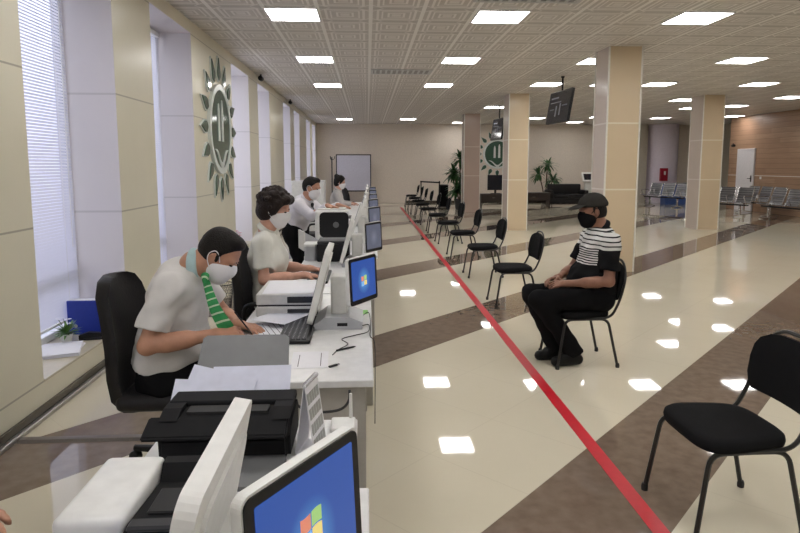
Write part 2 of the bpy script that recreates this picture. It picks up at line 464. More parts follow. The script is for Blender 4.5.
# door in the plank wall
bm = NB(); z1 = 2.10; ya, yb = 19.42, 20.36
box(bm, XR-.05, XR+.0, ya, ya+.07, 0, z1, .006); box(bm, XR-.05, XR, yb-.07, yb, 0, z1, .006); box(bm, XR-.05, XR, ya+.07, yb-.07, z1-.07, z1, .006)
d = struct('door_1', bm, 'door_white')
bm = NB(); box(bm, XR-.04, XR-.004, ya+.07, yb-.07, .005, z1-.07, .003); struct('door_leaf', bm, 'door_white', d)
bm = NB(); box(bm, XR-.05, XR-.04, ya+.10, ya+.15, .98, 1.2, .004); tube(bm, [(XR-.05, ya+.125, 1.1), (XR-.09, ya+.125, 1.1), (XR-.09, ya+.25, 1.1)], .011); struct('door_handle', bm, 'plastic_black', d)
bm = NB(); prism(bm, rrect(.085, .085, .01), .012, frame_T((XR, 19.1, 1.13), (0, 1, 0), (0, 0, 1), (-1, 0, 0)))
o = thing('light_switch', 'white light switch on the wood plank wall beside the white door', 'switch', (0, 0, 0)); 
obj('plate', bm, 'white_plastic', o)
bm = NB(); box(bm, XR-.02, XR-.011, 19.085, 19.115, 1.11, 1.15, .003); obj('rocker', bm, 'pvc', o)

# ceiling lights: each a panel of its own
LX = [(-.8, 6.88), (-.8, 9.70), (-.8, 12.78), (-.8, 22.0), (1.49, 6.86), (1.49, 9.68), (1.49, 12.66), (1.49, 21.9),
      (3.72, 6.80), (3.70, 9.62), (3.69, 12.4), (3.67, 17.3), (3.64, 23.6), (5.93, 9.43), (5.97, 12.26), (4.92, 12.3), (5.97, 21.2),
      (8.03, 12.14), (8.06, 15.15), (8.0, 20.6), (8.03, 23.1), (10.35, 14.4), (10.3, 16.6), (10.31, 20.9), (9.46, 17.3), (12.4, 20.0),
      (-.8, 4.0), (-.8, 1.2), (1.49, 4.0), (1.49, 1.2), (3.72, 4.0), (3.72, 1.2), (5.93, 4.0), (5.93, 6.6), (8.1, 6.6), (8.1, 3.8), (10.3, 9.3), (10.3, 6.0), (5.9, 1.0), (1.49, -1.4), (-.8, -1.4), (5.9, -1.4)]
ROW = {-1: 'row along the window wall', 1: 'row above the red tape line', 3: 'row over the pillars', 4: 'short row just past the thick pillar', 5: 'row beyond the pillars', 7: 'row over the far pillar', 8: 'row over the far pillar', 9: 'row over the steel benches', 10: 'row over the steel benches', 12: 'row by the plank wall'}
ORD = ['first', 'second', 'third', 'fourth', 'fifth', 'sixth', 'seventh', 'eighth']
LX = [q for q in LX if not (q[1] < 5 and q[0] > 6)]
rows = {}
for x, y in LX: rows.setdefault(round(x) if x > 0 else -1, []).append((x, y))
proto = None
def make_light():
    t = thing('ceiling_light', 'x', 'ceiling light', group='square light panels in the ceiling')
    s = .2865; bm = NB()
    for a, b, c, d in ((-s, s, -s, -s+.018), (-s, s, s-.018, s), (-s, -s+.018, -s+.018, s-.018), (s-.018, s, -s+.018, s-.018)):
        box(bm, a, b, c, d, -.014, 0, .003, 1)
    obj('frame', bm, 'light_frame', t)
    bm = NB(); box(bm, -s+.018, s-.018, -s+.018, s-.018, -.009, -.002); obj('diffuser', bm, 'light', t)
    return t
for x, y in LX:
    r = round(x) if x > 0 else -1
    seen = lambda p, q: q > 6.2 and p < .74*q
    vis = sorted(q for p, q in rows[r] if seen(p, q)); off = sorted((q for p, q in rows[r] if not seen(p, q)), reverse=True)
    nm = {-1: 'along the window wall', 1: 'above the red floor tape', 2: 'above the red floor tape', 4: 'over the row of pillars', 5: 'past the thick pillar', 6: 'beyond the pillar row', 8: 'over the slim far pillar', 10: 'over the steel benches', 9: 'near the steel benches', 12: 'by the plank wall door'}.get(r, 'of row %s' % r)
    if seen(x, y): lab = 'lit square ceiling panel %s, %s counting from the camera' % (nm, ORD[vis.index(y)])
    else: lab = 'lit square ceiling panel %s, %s behind the nearest visible one' % (nm, ORD[off.index(y)])
    if proto is None:
        proto = make_light(); proto.location = (x, y, CZ-.001); proto['label'] = lab
    else: dup(proto, (x, y, CZ-.001), 0, lab)

# ceiling vents
def vent(x, y, lab):
    t = thing('ceiling_vent', lab, 'air vent', (x, y, CZ), 0, 'air vents in the ceiling')
    bm = NB(); a, b = .54, .25
    for q in ((-a, a, -b, -b+.04), (-a, a, b-.04, b), (-a, -a+.04, -b+.04, b-.04), (a-.04, a, -b+.04, b-.04)): box(bm, *q, -.014, -.001, .003, 1)
    obj('frame', bm, 'vent', t)
    bm = NB(); box(bm, -a+.04, a-.04, -b+.04, b-.04, -.004, -.001); obj('backing', bm, 'vent_dark', t)
    bm = NB()
    for i in range(11):
        x0 = -a+.06+i*.096; box(bm, x0, x0+.035, -b+.04, b-.04, -.012, -.005)
    obj('slat', bm, 'vent', t)
vent(.62, 10.9, 'pale slotted air vent flush in the ceiling far down the aisle')
vent(1.62, 6.0, 'pale slotted air vent at the near ceiling above the aisle light')

# ------------------------------------------------------------------ blinds
def blind(a, b, lab):
    t = thing('window_blind', lab, 'blind', (XW+.045, (a+b)/2, 0))
    hw = (b-a)/2-.06
    bm = NB(); box(bm, -.02, .02, -hw, hw, 2.99, 3.04, .004, 1); obj('headrail', bm, 'pvc', t)
    bm = NB(); z = .36
    while z < 2.97:
        A = [bm.verts.new(p) for p in ((-.008, -hw, z+.0095), (.0015, -hw, z+.001), (.008, -hw, z-.0095), (-.008, hw, z+.0095), (.0015, hw, z+.001), (.008, hw, z-.0095))]
        bm.faces.new((A[0], A[3], A[4], A[1])); bm.faces.new((A[1], A[4], A[5], A[2])); z += .0235
    obj('slat', bm, M['slat'], t, smooth=True)
    bm = NB(); box(bm, -.012, .012, -hw, hw, .325, .345, .003, 1); obj('bottom_rail', bm, 'pvc', t)
    for s in (-.7, .7):
        bm = NB(); tube(bm, [(.013, s*hw, .34), (.013, s*hw, 3.0)], .0016, 5); obj('ladder_cord', bm, 'pvc', t)
    bm = NB(); tube(bm, [(.024, hw-.1, .9), (.024, hw-.1, 2.98)], .004, 6); obj('wand', bm, 'pvc', t)
blind(*OPEN[2], 'white slatted venetian blind in the window above the blue box file')
blind(*OPEN[3], 'white slatted venetian blind in the window behind the clerk with the green tie')

# ------------------------------------------------------------------ floor tape and duct
bm = NB(); box(bm, 1.20, 1.275, 1.2, 22.0, .0005, .0018)
o = obj('floor_tape', bm, 'red_tape'); tag(o, 'long straight red tape line stuck on the polished floor in front of the chairs', 'tape')
def duct(y, x1, lab):
    bm = NB(); prism(bm, [(-.035, 0), (-.02, .014), (.02, .014), (.035, 0)], x1+1.97, frame_T((-1.97, y, 0), (0, 1, 0), (0, 0, 1), (1, 0, 0)))
    o = obj('cable_duct', bm, 'duct'); tag(o, lab, 'cable cover', 'cable covers across the floor')
duct(3.35, -.62, 'grey cable cover strip on the floor running from the window wall to the near desk')
duct(6.15, -.62, 'grey cable cover strip on the floor behind the black mesh waste bin')

# ------------------------------------------------------------------ emblems on the walls
def emblem(name, label, T):
    """round green glass emblem with pointed petals; T maps (right, up, out) to the wall"""
    t = thing(name, label, 'wall emblem', T.to_translation(), 0, None)
    Tl = T.copy(); Tl.translation = (0, 0, 0)
    def ob(nm, bm, m, par, **k):
        bmesh.ops.transform(bm, matrix=Tl, verts=bm.verts[:]); return obj(nm, bm, m, par, **k)
    def circ(r, n=48): return [(r*math.cos(2*PI*i/n), r*math.sin(2*PI*i/n)) for i in range(n)]
    bm = NB(); prism(bm, circ(.54), .03); ob('disc', bm, 'emblem_green', t)
    bm = NB(); pts = [(r*math.cos(2*PI*i/64), r*math.sin(2*PI*i/64)) for r in (.525, .60) for i in range(64)]
    for i in range(64):
        j = (i+1) % 64
        def P(r, q, z): return (r*math.cos(2*PI*q/64), r*math.sin(2*PI*q/64), z)
        q = [bm.verts.new(P(*a)) for a in ((.525, i, 0), (.60, i, 0), (.60, j, 0), (.525, j, 0), (.525, i, .042), (.60, i, .042), (.60, j, .042), (.525, j, .042))]
        for f in ((4, 5, 6, 7), (1, 2, 6, 5), (3, 0, 4, 7)): bm.faces.new([q[k] for k in f])
    bmesh.ops.remove_doubles(bm, verts=bm.verts[:], dist=1e-4)
    ob('ring', bm, 'emblem_white', t)
    N = 16
    for i in range(N):
        a = PI/2+2*PI*i/N; R = Matrix.Rotation(a, 4, 'Z')
        sh = [(.635, 0), (.70, .085), (.78, .088), (.86, .055), (.985, 0), (.86, -.055), (.78, -.088), (.70, -.085)]
        bm = NB(); prism(bm, sh, .022, R); p = ob('petal', bm, 'emblem_white', t)
        c = .78; si = [(c+(x-c)*.86, y*.80) for x, y in sh]
        bm = NB(); prism(bm, si, .014, R @ Matrix.Translation((0, 0, .020))); ob('inlay', bm, 'emblem_green', p)
    # two pale towers and a bird-like curve in the disc
    for x0, h in ((-.12, .34), (.07, .40)):
        bm = NB(); prism(bm, [(x0-.045, -.16), (x0+.045, -.16), (x0+.038, h-.1), (x0+.015, h-.02), (x0, h), (x0-.015, h-.02), (x0-.038, h-.1)], .012, Matrix.Translation((0, 0, .03)))
        ob('tower', bm, 'emblem_white', t)
    bm = NB(); up_ = [(-.36+.72*i/14, -.27-.13*math.sin(PI*i/14)+.05*math.sin(3*PI*i/14)) for i in range(15)]
    lo = [(x, y-.075*math.sin(PI*i/14)-.01) for i, (x, y) in enumerate(up_)]
    prism(bm, lo+up_[::-1], .012, Matrix.Translation((0, 0, .03))); ob('curved_wing', bm, 'emblem_white', t)
    return t
emblem('emblem_sign', 'green and white sun-shaped emblem on the window wall above the seated clerks', frame_T((WX+.002, 8.42, 2.03), (0, 1, 0), (0, 0, 1), (1, 0, 0)))
emblem('emblem_sign', 'green and white sun-shaped emblem on the far wall, partly hidden by a pillar', frame_T((5.36, YF-.002, 2.0), (1, 0, 0), (0, 0, 1), (0, -1, 0)))

# ------------------------------------------------------------------ visitor chairs
def make_chair():
    """faces +x"""
    t = thing('visitor_chair', 'x', 'chair', group=None); t.scale = (.95, .95, .95)
    bm = NB()
    # seat cushion: rounded slab, narrower at the back
    poly = []
    for i in range(40):
        a = 2*PI*i/40; c, s = math.cos(a), math.sin(a); e = .5
        x = .21*math.copysign(abs(c)**e, c); y = .225*math.copysign(abs(s)**e, s)*(1+.10*x/.21); poly.append((x, y))
    prev = None
    lay = []
    for z, k in ((.405, .93), (.412, .985), (.43, 1.0), (.448, .985), (.458, .93), (.462, .8), (.463, .4)):
        lay.append([bm.verts.new((x*k, y*k, z-.012*(max(0, x/.21)**3)*k)) for x, y in poly])
    for a, b in zip(lay, lay[1:]):
        for i in range(40): bm.faces.new((a[i], a[(i+1) % 40], b[(i+1) % 40], b[i]))
    bm.faces.new(lay[0][::-1]); bm.faces.new(lay[-1])
    obj('seat', bm, 'fabric_black', t, smooth=True, sharp=60)
    # backrest pad: rounded top, tapered to the bottom, bent backwards
    bm = NB(); n = 12; pf = []; pb = []
    prof = [(.545, .165), (.56, .185), (.62, .197), (.70, .2), (.76, .19), (.80, .165), (.825, .12), (.835, .06)]
    def bx(z, y): return -.235-.16*(z-.5)-.02*(1-(y/.2)**2)
    L = []; 
    for off in (.018, -.018):
        rows_ = []
        for z, hw in prof: rows_.append([bm.verts.new((bx(z, hw*(2*i/n-1))+off*(1 if .56 < z < .82 else .5), hw*(2*i/n-1), z)) for i in range(n+1)])
        L.append(rows_)
    for q, rows_ in enumerate(L):
        for a, b in zip(rows_, rows_[1:]):
            for i in range(n): bm.faces.new((a[i], a[i+1], b[i+1], b[i]) if q == 0 else (a[i], b[i], b[i+1], a[i+1]))
    A, B = L
    for a, b in ((A[0], B[0]), (A[-1], B[-1])):
        for i in range(n): bm.faces.new((a[i], a[i+1], b[i+1], b[i]))
    for k in (0, n):
        for j in range(len(prof)-1): bm.faces.new((A[j][k], A[j+1][k], B[j+1][k], B[j][k]))
    obj('backrest', bm, 'fabric_black', t, smooth=True, sharp=60)
    r = .0115
    for s in (-1, 1):
        bm = NB(); tube(bm, fillet([(.245, s*.225, .012), (.185, s*.205, .40), (.0, s*.2, .40)], .06), r, 8); l = obj('leg', bm, 'tube_black', t, smooth=True)
        bm = NB(); lathe(bm, [(.016, 0), (.017, .02), (.013, .035)], 10, (.246, s*.225, 0)); obj('rubber_foot', bm, 'rubber', l, smooth=True)
        bm = NB(); tube(bm, fillet([(-.255, s*.215, .012), (-.165, s*.205, .40), (.0, s*.2, .40)], .06), r, 8); l = obj('leg', bm, 'tube_black', t, smooth=True)
        bm = NB(); lathe(bm, [(.016, 0), (.017, .02), (.013, .035)], 10, (-.256, s*.215, 0)); obj('rubber_foot', bm, 'rubber', l, smooth=True)
    bm = NB()
    pts = [(.02, -.21, .41), (-.19, -.21, .41), (-.262, -.205, .56), (-.305, -.2, .74), (-.325, -.1, .855), (-.325, .1, .855), (-.305, .2, .74), (-.262, .205, .56), (-.19, .21, .41), (.02, .21, .41)]
    tube(bm, fillet(pts, .07, 6), .0105, 8); tube(bm, [(.02, -.2, .40), (.02, .2, .40)], .009, 6)
    obj('back_frame', bm, 'tube_black', t, smooth=True)
    return t
CH = [(1.56, 2.45, PI+.02, 'black fabric visitor chair nearest the camera, empty, beside the red tape end'),
      (1.67, 4.58, PI+.02, 'black fabric visitor chair that the man in the striped polo sits on'),
      (1.62, 6.55, PI+.02, 'empty black visitor chair directly behind the seated man in the cap'),
      (1.62, 8.30, PI+.02, 'empty black visitor chair in the row, second one beyond the seated man'),
      (1.62, 10.1, PI+.02, 'empty black visitor chair in the row, third one beyond the seated man'),
      (1.62, 11.9, PI+.05, 'empty black visitor chair in the row, fourth one beyond the seated man'),
      (1.62, 13.8, PI, 'empty black visitor chair in the row, fifth one beyond the seated man'),
      (1.62, 15.7, PI, 'empty black visitor chair in the row, sixth one beyond the seated man'),
      (1.62, 17.5, PI, 'empty black visitor chair in the row, seventh one beyond the seated man'),
      (1.63, 19.2, PI, 'empty black visitor chair in the row, eighth one beyond the seated man'),
      (1.65, 20.9, PI, 'empty black visitor chair in the row, last but one before the far wall'),
      (1.66, 22.6, PI, 'empty black visitor chair in the row, last one before the far wall')]
ch0 = make_chair()
for i, (x, y, rz, lab) in enumerate(CH):
    if i == 0: ch0.location = (x, y, 0); ch0.rotation_euler = (0, 0, rz); ch0['label'] = lab; ch0['group'] = 'black visitor chairs along the red tape'
    else: dup(ch0, (x, y, 0), rz, lab)

# ------------------------------------------------------------------ office chairs
def make_office():
    t = thing('office_chair', 'x', 'office chair')
    bm = NB(); box(bm, -.24, .25, -.245, .245, .40, .48, .035, 3); obj('seat', bm, 'leather_black', t, smooth=True, sharp=50)
    bm = NB(); n = 14; prof = [(-.16, .37, .12), (-.235, .385, .19), (-.275, .45, .22), (-.285, .56, .235), (-.285, .7, .24), (-.30, .84, .235), (-.325, .94, .21), (-.335, .995, .15), (-.337, 1.015, .09)]
    L = []
    for off in (.028, -.028):
        L.append([[bm.verts.new((x+off*(.55 if k in (0, len(prof)-1) else 1)+.045*(abs(2*i/n-1)**2.2), hw*(2*i/n-1), z)) for i in range(n+1)] for k, (x, z, hw) in enumerate(prof)])
    for q, R in enumerate(L):
        for a, b in zip(R, R[1:]):
            for i in range(n): bm.faces.new((a[i], a[i+1], b[i+1], b[i]) if q == 0 else (a[i], b[i], b[i+1], a[i+1]))
    A, B = L
    for a, b in ((A[0], B[0]), (A[-1], B[-1])):
        for i in range(n): bm.faces.new((a[i], a[i+1], b[i+1], b[i]))
    for k in (0, n):
        for j in range(len(prof)-1): bm.faces.new((A[j][k], A[j+1][k], B[j+1][k], B[j][k]))
    obj('backrest', bm, 'leather_black', t, smooth=True, sharp=70)
    for s in (-1, 1):
        bm = NB(); tube(bm, fillet([(-.2, s*.25, .44), (-.2, s*.29, .64), (.14, s*.29, .64), (.14, s*.25, .44)], .07), .016, 8); obj('armrest', bm, 'plastic_black', t, smooth=True)
    bm = NB(); lathe(bm, [(.035, .09), (.035, .22), (.022, .225), (.022, .40)], 12); obj('gas_column', bm, 'plastic_black', t, smooth=True)
    for k in range(5):
        a = 2*PI*k/5+.3; c, s = math.cos(a), math.sin(a)
        bm = NB(); tube(bm, [(.02*c, .02*s, .10), (.3*c, .3*s, .075)], [.026, .017], 8); l = obj('leg', bm, 'plastic_black', t, smooth=True)
        bm = NB(); T = frame_T((.3*c, .3*s, .03), (-s, c, 0), (0, 0, 1), (c, s, 0)); T2 = T @ Matrix.Rotation(PI/2, 4, 'Y')
        v = lathe(bm, [(.02, -.022), (.03, -.016), (.03, .016), (.02, .022)], 12); bmesh.ops.transform(bm, matrix=T2, verts=v); obj('caster', bm, 'rubber', l, smooth=True)
    return t
OC = [(-.94, 2.98, .0, 'black high-back office chair that the clerk with the green tie sits on'),
      (-.615, 4.20, .0, 'black office chair of the curly-haired clerk in the white blouse'),
      (-.77, 9.6, .2, 'empty black office chair beyond the bending clerk, next to the white cabinet'),
      (-.80, 11.82, .0, 'black office chair of the far dark-haired clerk in grey'),
      (-.30, 14.6, .4, 'empty black office chair deep in the row of desks before the pale screen'),
      (-1.02, .95, 0, 'black office chair beside the nearest desk at the frame edge')]
oc0 = make_office()
for i, (x, y, rz, lab) in enumerate(OC):
    if i == 0: oc0.location = (x, y, 0); oc0.rotation_euler = (0, 0, rz); oc0['label'] = lab; oc0['group'] = 'black office chairs behind the desks'
    else: dup(oc0, (x, y, 0), rz, lab)
for c in [q for q in oc0.children if q.name.startswith('armrest')]: bpy.data.objects.remove(c)

# ------------------------------------------------------------------ desks
DZ = .75
def desk(x0, x1, y0, y1, lab, rise=0.):
    t = thing('service_desk', lab, 'desk', ((x0+x1)/2, (y0+y1)/2, 0), 0, 'white service desks in one long row')
    a, b = (x1-x0)/2, (y1-y0)/2
    bm = NB(); box(bm, -a, a, -b, b, DZ-.028, DZ, .003, 1); obj('worktop', bm, 'desk_white', t)
    for s in (-1, 1):
        bm = NB(); yy = s*(b-.035); box(bm, -a+.06, a-.03, yy-.011, yy+.011, 0, DZ-.029, .002, 1); obj('side_panel', bm, 'desk_panel', t)
    bm = NB(); box(bm, a-.10, a-.08, -b+.05, b-.05, .06, DZ-.029, .002, 1); obj('front_panel', bm, 'desk_white', t)
    return t
desk(-.62, -.035, 1.425, 1.83, 'white desk end under the black printer, next to the gap between desks')
desk(-.64, .0, -.3, 1.42, 'nearest white desk holding the large tilted customer display')
desk(-.63, .02, 2.17, 3.70, 'white desk of the clerk with the green tie')
desk(-.54, .06, 3.72, 5.25, 'white desk of the curly-haired clerk in the white blouse')
desk(-.56, .09, 5.28, 6.80, 'white desk carrying the white printer with the black front')
desk(-.53, .11, 6.83, 8.35, 'white desk just past the bending clerk with the dark tie')
desk(-.50, .13, 8.38, 9.90, 'white desk of the far dark-haired clerk in grey')
desk(-.47, .15, 9.93, 11.45, 'white desk last but one in the long row')
desk(-.44, .16, 11.48, 13.0, 'white desk last in the long row, before the pale screen')

# ------------------------------------------------------------------ dual-screen terminals
def logo(par, T, s):
    for nm, x, y, m in (('logo_red', -1, 1, 'logo_red'), ('logo_green', 1, 1, 'logo_green'), ('logo_blue', -1, -1, 'logo_blue'), ('logo_yellow', 1, -1, 'logo_yellow')):
        bm = NB(); g = .06*s
        def q(u, v): return (u*s*.5, v*s*.5+.05*s*math.sin(u*2.4))
        x0, x1 = (g, s) if x > 0 else (-s, -g); y0, y1 = (g, s) if y > 0 else (-s, -g)
        n = 5; top = []; bot = []
        for i in range(n+1):
            u = x0+(x1-x0)*i/n; wv = .10*s*math.sin(u/s*2.6)
            top.append((u, y1+wv)); bot.append((u, y0+wv))
        prism(bm, bot+top[::-1], .0006, T); obj('logo_pane', bm, m, par)
def panel_T(center, normal, tilt=0.):
    """frame: x = right as seen from the front, y = up, z = normal"""
    n = V3(normal).normalized(); x = V3((0, 0, 1)).cross(n).normalized(); y = n.cross(x)
    return frame_T(center, x, y, n)
def terminal(x, y, lab_t, lab=None, dang=-.56, scr='screen', sc=1., tilt=.26, dz=0., lg=True, dc=(.135, .045), ml=.42, mh=.37, mx=-.02, my=0., dw=.255, dh=.235, lgy=-.005):
    """base on the desk, operator screen tilted towards -x, customer display towards +x/-y"""
    t = thing('pos_terminal', lab_t, 'dual-screen terminal', (x, y, DZ))
    # base
    bm = NB(); prism(bm, [(-.11, .001), (.12, .001), (.125, .035), (.06, .062), (-.06, .062), (-.115, .022)], .26, frame_T((0, .13, 0), (1, 0, 0), (0, 0, 1), (0, -1, 0)))
    obj('base', bm, 'plastic_grey', t)
    bm = NB(); box(bm, .0, .05, -.1305, -.128, .018, .034); obj('port', bm, 'plastic_black', t)
    # neck
    bm = NB(); tube(bm, fillet([(.02, 0, .055), (.03, 0, .16), (-.005, 0, .23)], .05), [.05]*12+[.045], 12) if False else None
    box(bm, -.035, .05, -.06, .06, .055, .25, .012); obj('neck', bm, 'white_plastic', t)
    # operator monitor
    n = V3((-math.cos(tilt), 0, math.sin(tilt))); c = V3((mx, my, .215+dz))
    T = panel_T(c, n)
    bm = NB(); prism(bm, rrect(ml, mh, .03), .028, T @ Matrix.Translation((0, 0, -.014)))
    prism(bm, rrect(ml*.8, mh*.78, .04), (.006), T @ Matrix.Translation((0, 0, -.020)))
    m = obj('operator_monitor', bm, 'white_plastic', t)
    bm = NB(); prism(bm, rrect(ml-.02, mh-.02, .02), .002, T @ Matrix.Translation((0, 0, .0135))); obj('bezel', bm, 'plastic_black', m)
    bm = NB(); prism(bm, rrect(ml-.06, mh-.06, .004), .001, T @ Matrix.Translation((0, 0, .0152))); obj('screen', bm, M[scr], m)
    # customer display
    a = dang; n = V3((math.cos(a), math.sin(a), .05)); c = V3((dc[0], dc[1], .235+dz)); T = panel_T(c, n)
    bm = NB(); prism(bm, rrect(dw, dh, .018), .018, T @ Matrix.Translation((0, 0, -.020))); d = obj('customer_display', bm, 'white_plastic', t)
    bm = NB(); prism(bm, rrect(dw-.008, dh-.008, .014), .003, T @ Matrix.Translation((0, 0, -.002))); obj('bezel', bm, 'plastic_black', d)
    bm = NB(); prism(bm, rrect(dw-.042, dh-.046, .003), .001, T @ Matrix.Translation((0, .004, .001))); s = obj('screen', bm, M[scr], d)
    if lg: logo(d, T @ Matrix.Translation((.0, lgy, .0021)), .024)
    bm = NB(); tube(bm, [(0.04, 0, .2+dz), c-n*.03], .02, 8); obj('display_arm', bm, 'white_plastic', t)
    return t
terminal(-.215, .90, 'large white dual-screen terminal nearest the camera with blue customer screen', dang=-.58, ml=.35, mh=.35, mx=-.035, my=-.045, dz=.015, tilt=.2, dc=(.130, -.07), dw=.262, dh=.255, lgy=.022)
terminal(-.15, 3.00, 'white dual-screen terminal with blue customer screen on the desk of the clerk with green tie', dc=(.13, -.06), mx=-.085, ml=.36)
terminal(-.09, 4.80, 'white dual-screen terminal with grey customer screen on the desk of the curly-haired clerk', scr='screen_grey', lg=False, dc=(.14, -.08), mx=-.07, ml=.36)
terminal(-.07, 6.45, 'white dual-screen terminal beside the white printer with black front', scr='screen_grey', lg=False, dc=(.15, .02), mx=-.05, ml=.36, tilt=.35)
terminal(-.05, 7.95, 'white dual-screen terminal on the desk past the bending clerk', scr='screen_grey', lg=False)
terminal(-.04, 9.40, 'white dual-screen terminal in front of the far clerk in grey', scr='screen_grey', lg=False)
terminal(-.03, 10.9, 'white dual-screen terminal on the last but one desk', scr='screen_grey', lg=False)
terminal(-.02, 12.4, 'white dual-screen terminal on the last desk before the pale screen', scr='screen_grey', lg=False)

# ------------------------------------------------------------------ keyboards
def keyboard(x, y, rz, lab):
    t = thing('keyboard', lab, 'keyboard', (x, y, DZ+.001), rz, 'black keyboards on the desks')
    bm = NB(); box(bm, -.075, .075, -.225, .225, 0, .018, .006, 2); obj('case', bm, 'plastic_black', t)
    bm = NB()
    for i in range(5):
        for j in range(19):
            x0 = -.062+i*.0245; y0 = -.214+j*.0226; box(bm, x0, x0+.0205, y0, y0+.0188, .018, .0245, 0)
    obj('key', bm, 'key', t)
    bm = NB()
    for i in range(5):
        for j in range(19):
            x0 = -.062+i*.0245; y0 = -.214+j*.0226; box(bm, x0+.007, x0+.012, y0+.006, y0+.010, .0245, .0249, 0)
    obj('key_lettering', bm, 'plastic_grey', t)
keyboard(-.335, 2.86, 0, 'black keyboard in front of the terminal with the blue screen, near the green tie')
keyboard(-.345, 4.24, 0, 'black keyboard under the hands of the curly-haired clerk')
keyboard(-.30, 9.1, 0, 'black keyboard before the far clerk in grey')

# ------------------------------------------------------------------ papers and small things on the desks
def paper(x, y, w, h, rz, lab, z=DZ+.001, m='paper', n=1, lines=0, group=None):
    t = thing('paper_sheet' if n == 1 else 'paper_pile', lab, 'paper' if n == 1 else 'pile of paper', (x, y, z), rz, group)
    bm = NB()
    for i in range(n):
        T = Matrix.Rotation(random.uniform(-.12, .12) if n > 1 else 0, 4, 'Z')
        box(bm, -w/2, w/2, -h/2, h/2, i*.004, i*.004+(.0035 if n > 1 else .0008), T=T)
    obj('sheet', bm, m, t)
    if lines:
        bm = NB(); z0 = (n-1)*.004+(.0035 if n > 1 else .0008)
        for i in range(lines):
            xx = w/2-.03-i*(w-.06)/max(1, lines-1); box(bm, xx-.0015, xx+.0015, -h/2+.02, h/2-.02-random.random()*.05, z0, z0+.0004)
        obj('printed_line', bm, 'ink', t)
    return t
paper(-.50, 2.86, .24, .31, .35, 'white sheet the clerk with the green tie is writing on', lines=8)
paper(-.43, 3.06, .21, .29, -.5, 'white sheet lying over the near corner of the keyboard', z=DZ+.027)
paper(-.24, 2.42, .15, .21, 0.05, 'white outlined form lying on the front of the desk by the gap', lines=2)
paper(-.22, 4.0, .16, .15, .2, 'pale sheet beside the curly-haired clerk, in front of her keyboard')
paper(-.32, 8.75, .25, .35, .2, 'loose white sheets on the far desk before the clerk in grey', n=3)
paper(-2.20, 4.30, .26, .32, .3, 'untidy pile of white papers on the low windowsill by the blue box file', z=.223, n=6)
# pen in the hand of clerk
t = thing('pen', 'black pen in the hand of the clerk with the green tie', 'pen', (-.575, 2.775, .775))
bm = NB(); tube(bm, [(.03, .02, -.022), (.026, .018, -.014), (-.04, -.02, .10)], [.001, .004, .004], 8); obj('barrel', bm, 'plastic_black', t, smooth=True)
t = thing('pen', 'dark pen lying on the white desk near the outlined form', 'pen', (-.095, 2.55, DZ+.006), .6)
bm = NB(); tube(bm, [(-.05, 0, 0), (.035, 0, 0), (.05, 0, 0)], [.0045, .0045, .001], 8); obj('barrel', bm, 'plastic_black', t, smooth=True)
t = thing('usb_stick', 'small black stick lying near the outlined form on the white desk', 'usb stick', (-.14, 2.33, DZ+.001), .7)
bm = NB(); box(bm, -.02, .02, -.006, .006, 0, .007, .002, 1); obj('body', bm, 'plastic_black', t); bm = NB(); box(bm, .02, .031, -.0045, .0045, .001, .006); obj('plug', bm, 'steel', t)
t = thing('pen', 'black pen lying on the desk between the low grey printer and the curly-haired clerk', 'pen', (-.35, 3.62, DZ+.006), .15)
bm = NB(); tube(bm, [(-.07, 0, 0), (.055, 0, 0), (.07, 0, 0)], [.005, .005, .001], 8); obj('barrel', bm, 'plastic_black', t, smooth=True)
t = thing('black_case', 'flat black box on the desk in front of the curly-haired clerk', 'box', (-.42, 3.93, DZ+.001))
bm = NB(); box(bm, -.08, .08, -.05, .05, 0, .028, .006, 2); obj('body', bm, 'plastic_black', t); bm = NB(); box(bm, -.081, .081, -.051, .051, .028, .034, .003, 1); obj('lid', bm, 'plastic_black', t)
o = thing('sticker', 'small green sticker on the white desk below the blue customer screen', 'sticker', (-.03, 3.22, DZ+.0005))
bm = NB(); prism(bm, rrect(.06, .09, .008), .0008); obj('label_sheet', bm, 'green_sticker', o)
# cables
def cable(pts, lab, r=.0022, group=None):
    bm = NB(); tube(bm, smooth_path(pts, 6), r, 6); o = obj('hanging_cable' if 'hanging' in lab else 'cable', bm, 'cable', None, smooth=True); tag(o, lab, 'cable', group)
z = DZ+.004
cable([(-.06, 2.88, z), (0, 2.95, z), (.0, 2.80, z+.005), (-.06, 2.76, z), (-.12, 2.70, z), (-.09, 2.62, z), (-.13, 2.54, z), (-.15, 2.47, z)], 'thin black cable snaking over the desk below the blue customer screen')
cable([(-.05, 3.05, z), (.0, 3.12, z+.02), (.012, 3.0, z+.01), (.012, 2.86, z), (.01, 2.74, z), (.03, 2.70, z-.02), (.032, 2.72, .6), (.031, 2.8, .3)], 'thin black cable looping over the desk edge beside the blue customer screen')
cable([(-.07, 2.15, .722), (-.072, 2.13, .69), (-.10, 2.12, .662), (-.16, 2.12, .652), (-.22, 2.12, .658), (-.27, 2.13, .685), (-.29, 2.15, .722)], 'black cable hanging in the gap between the two nearest desks', r=.005)

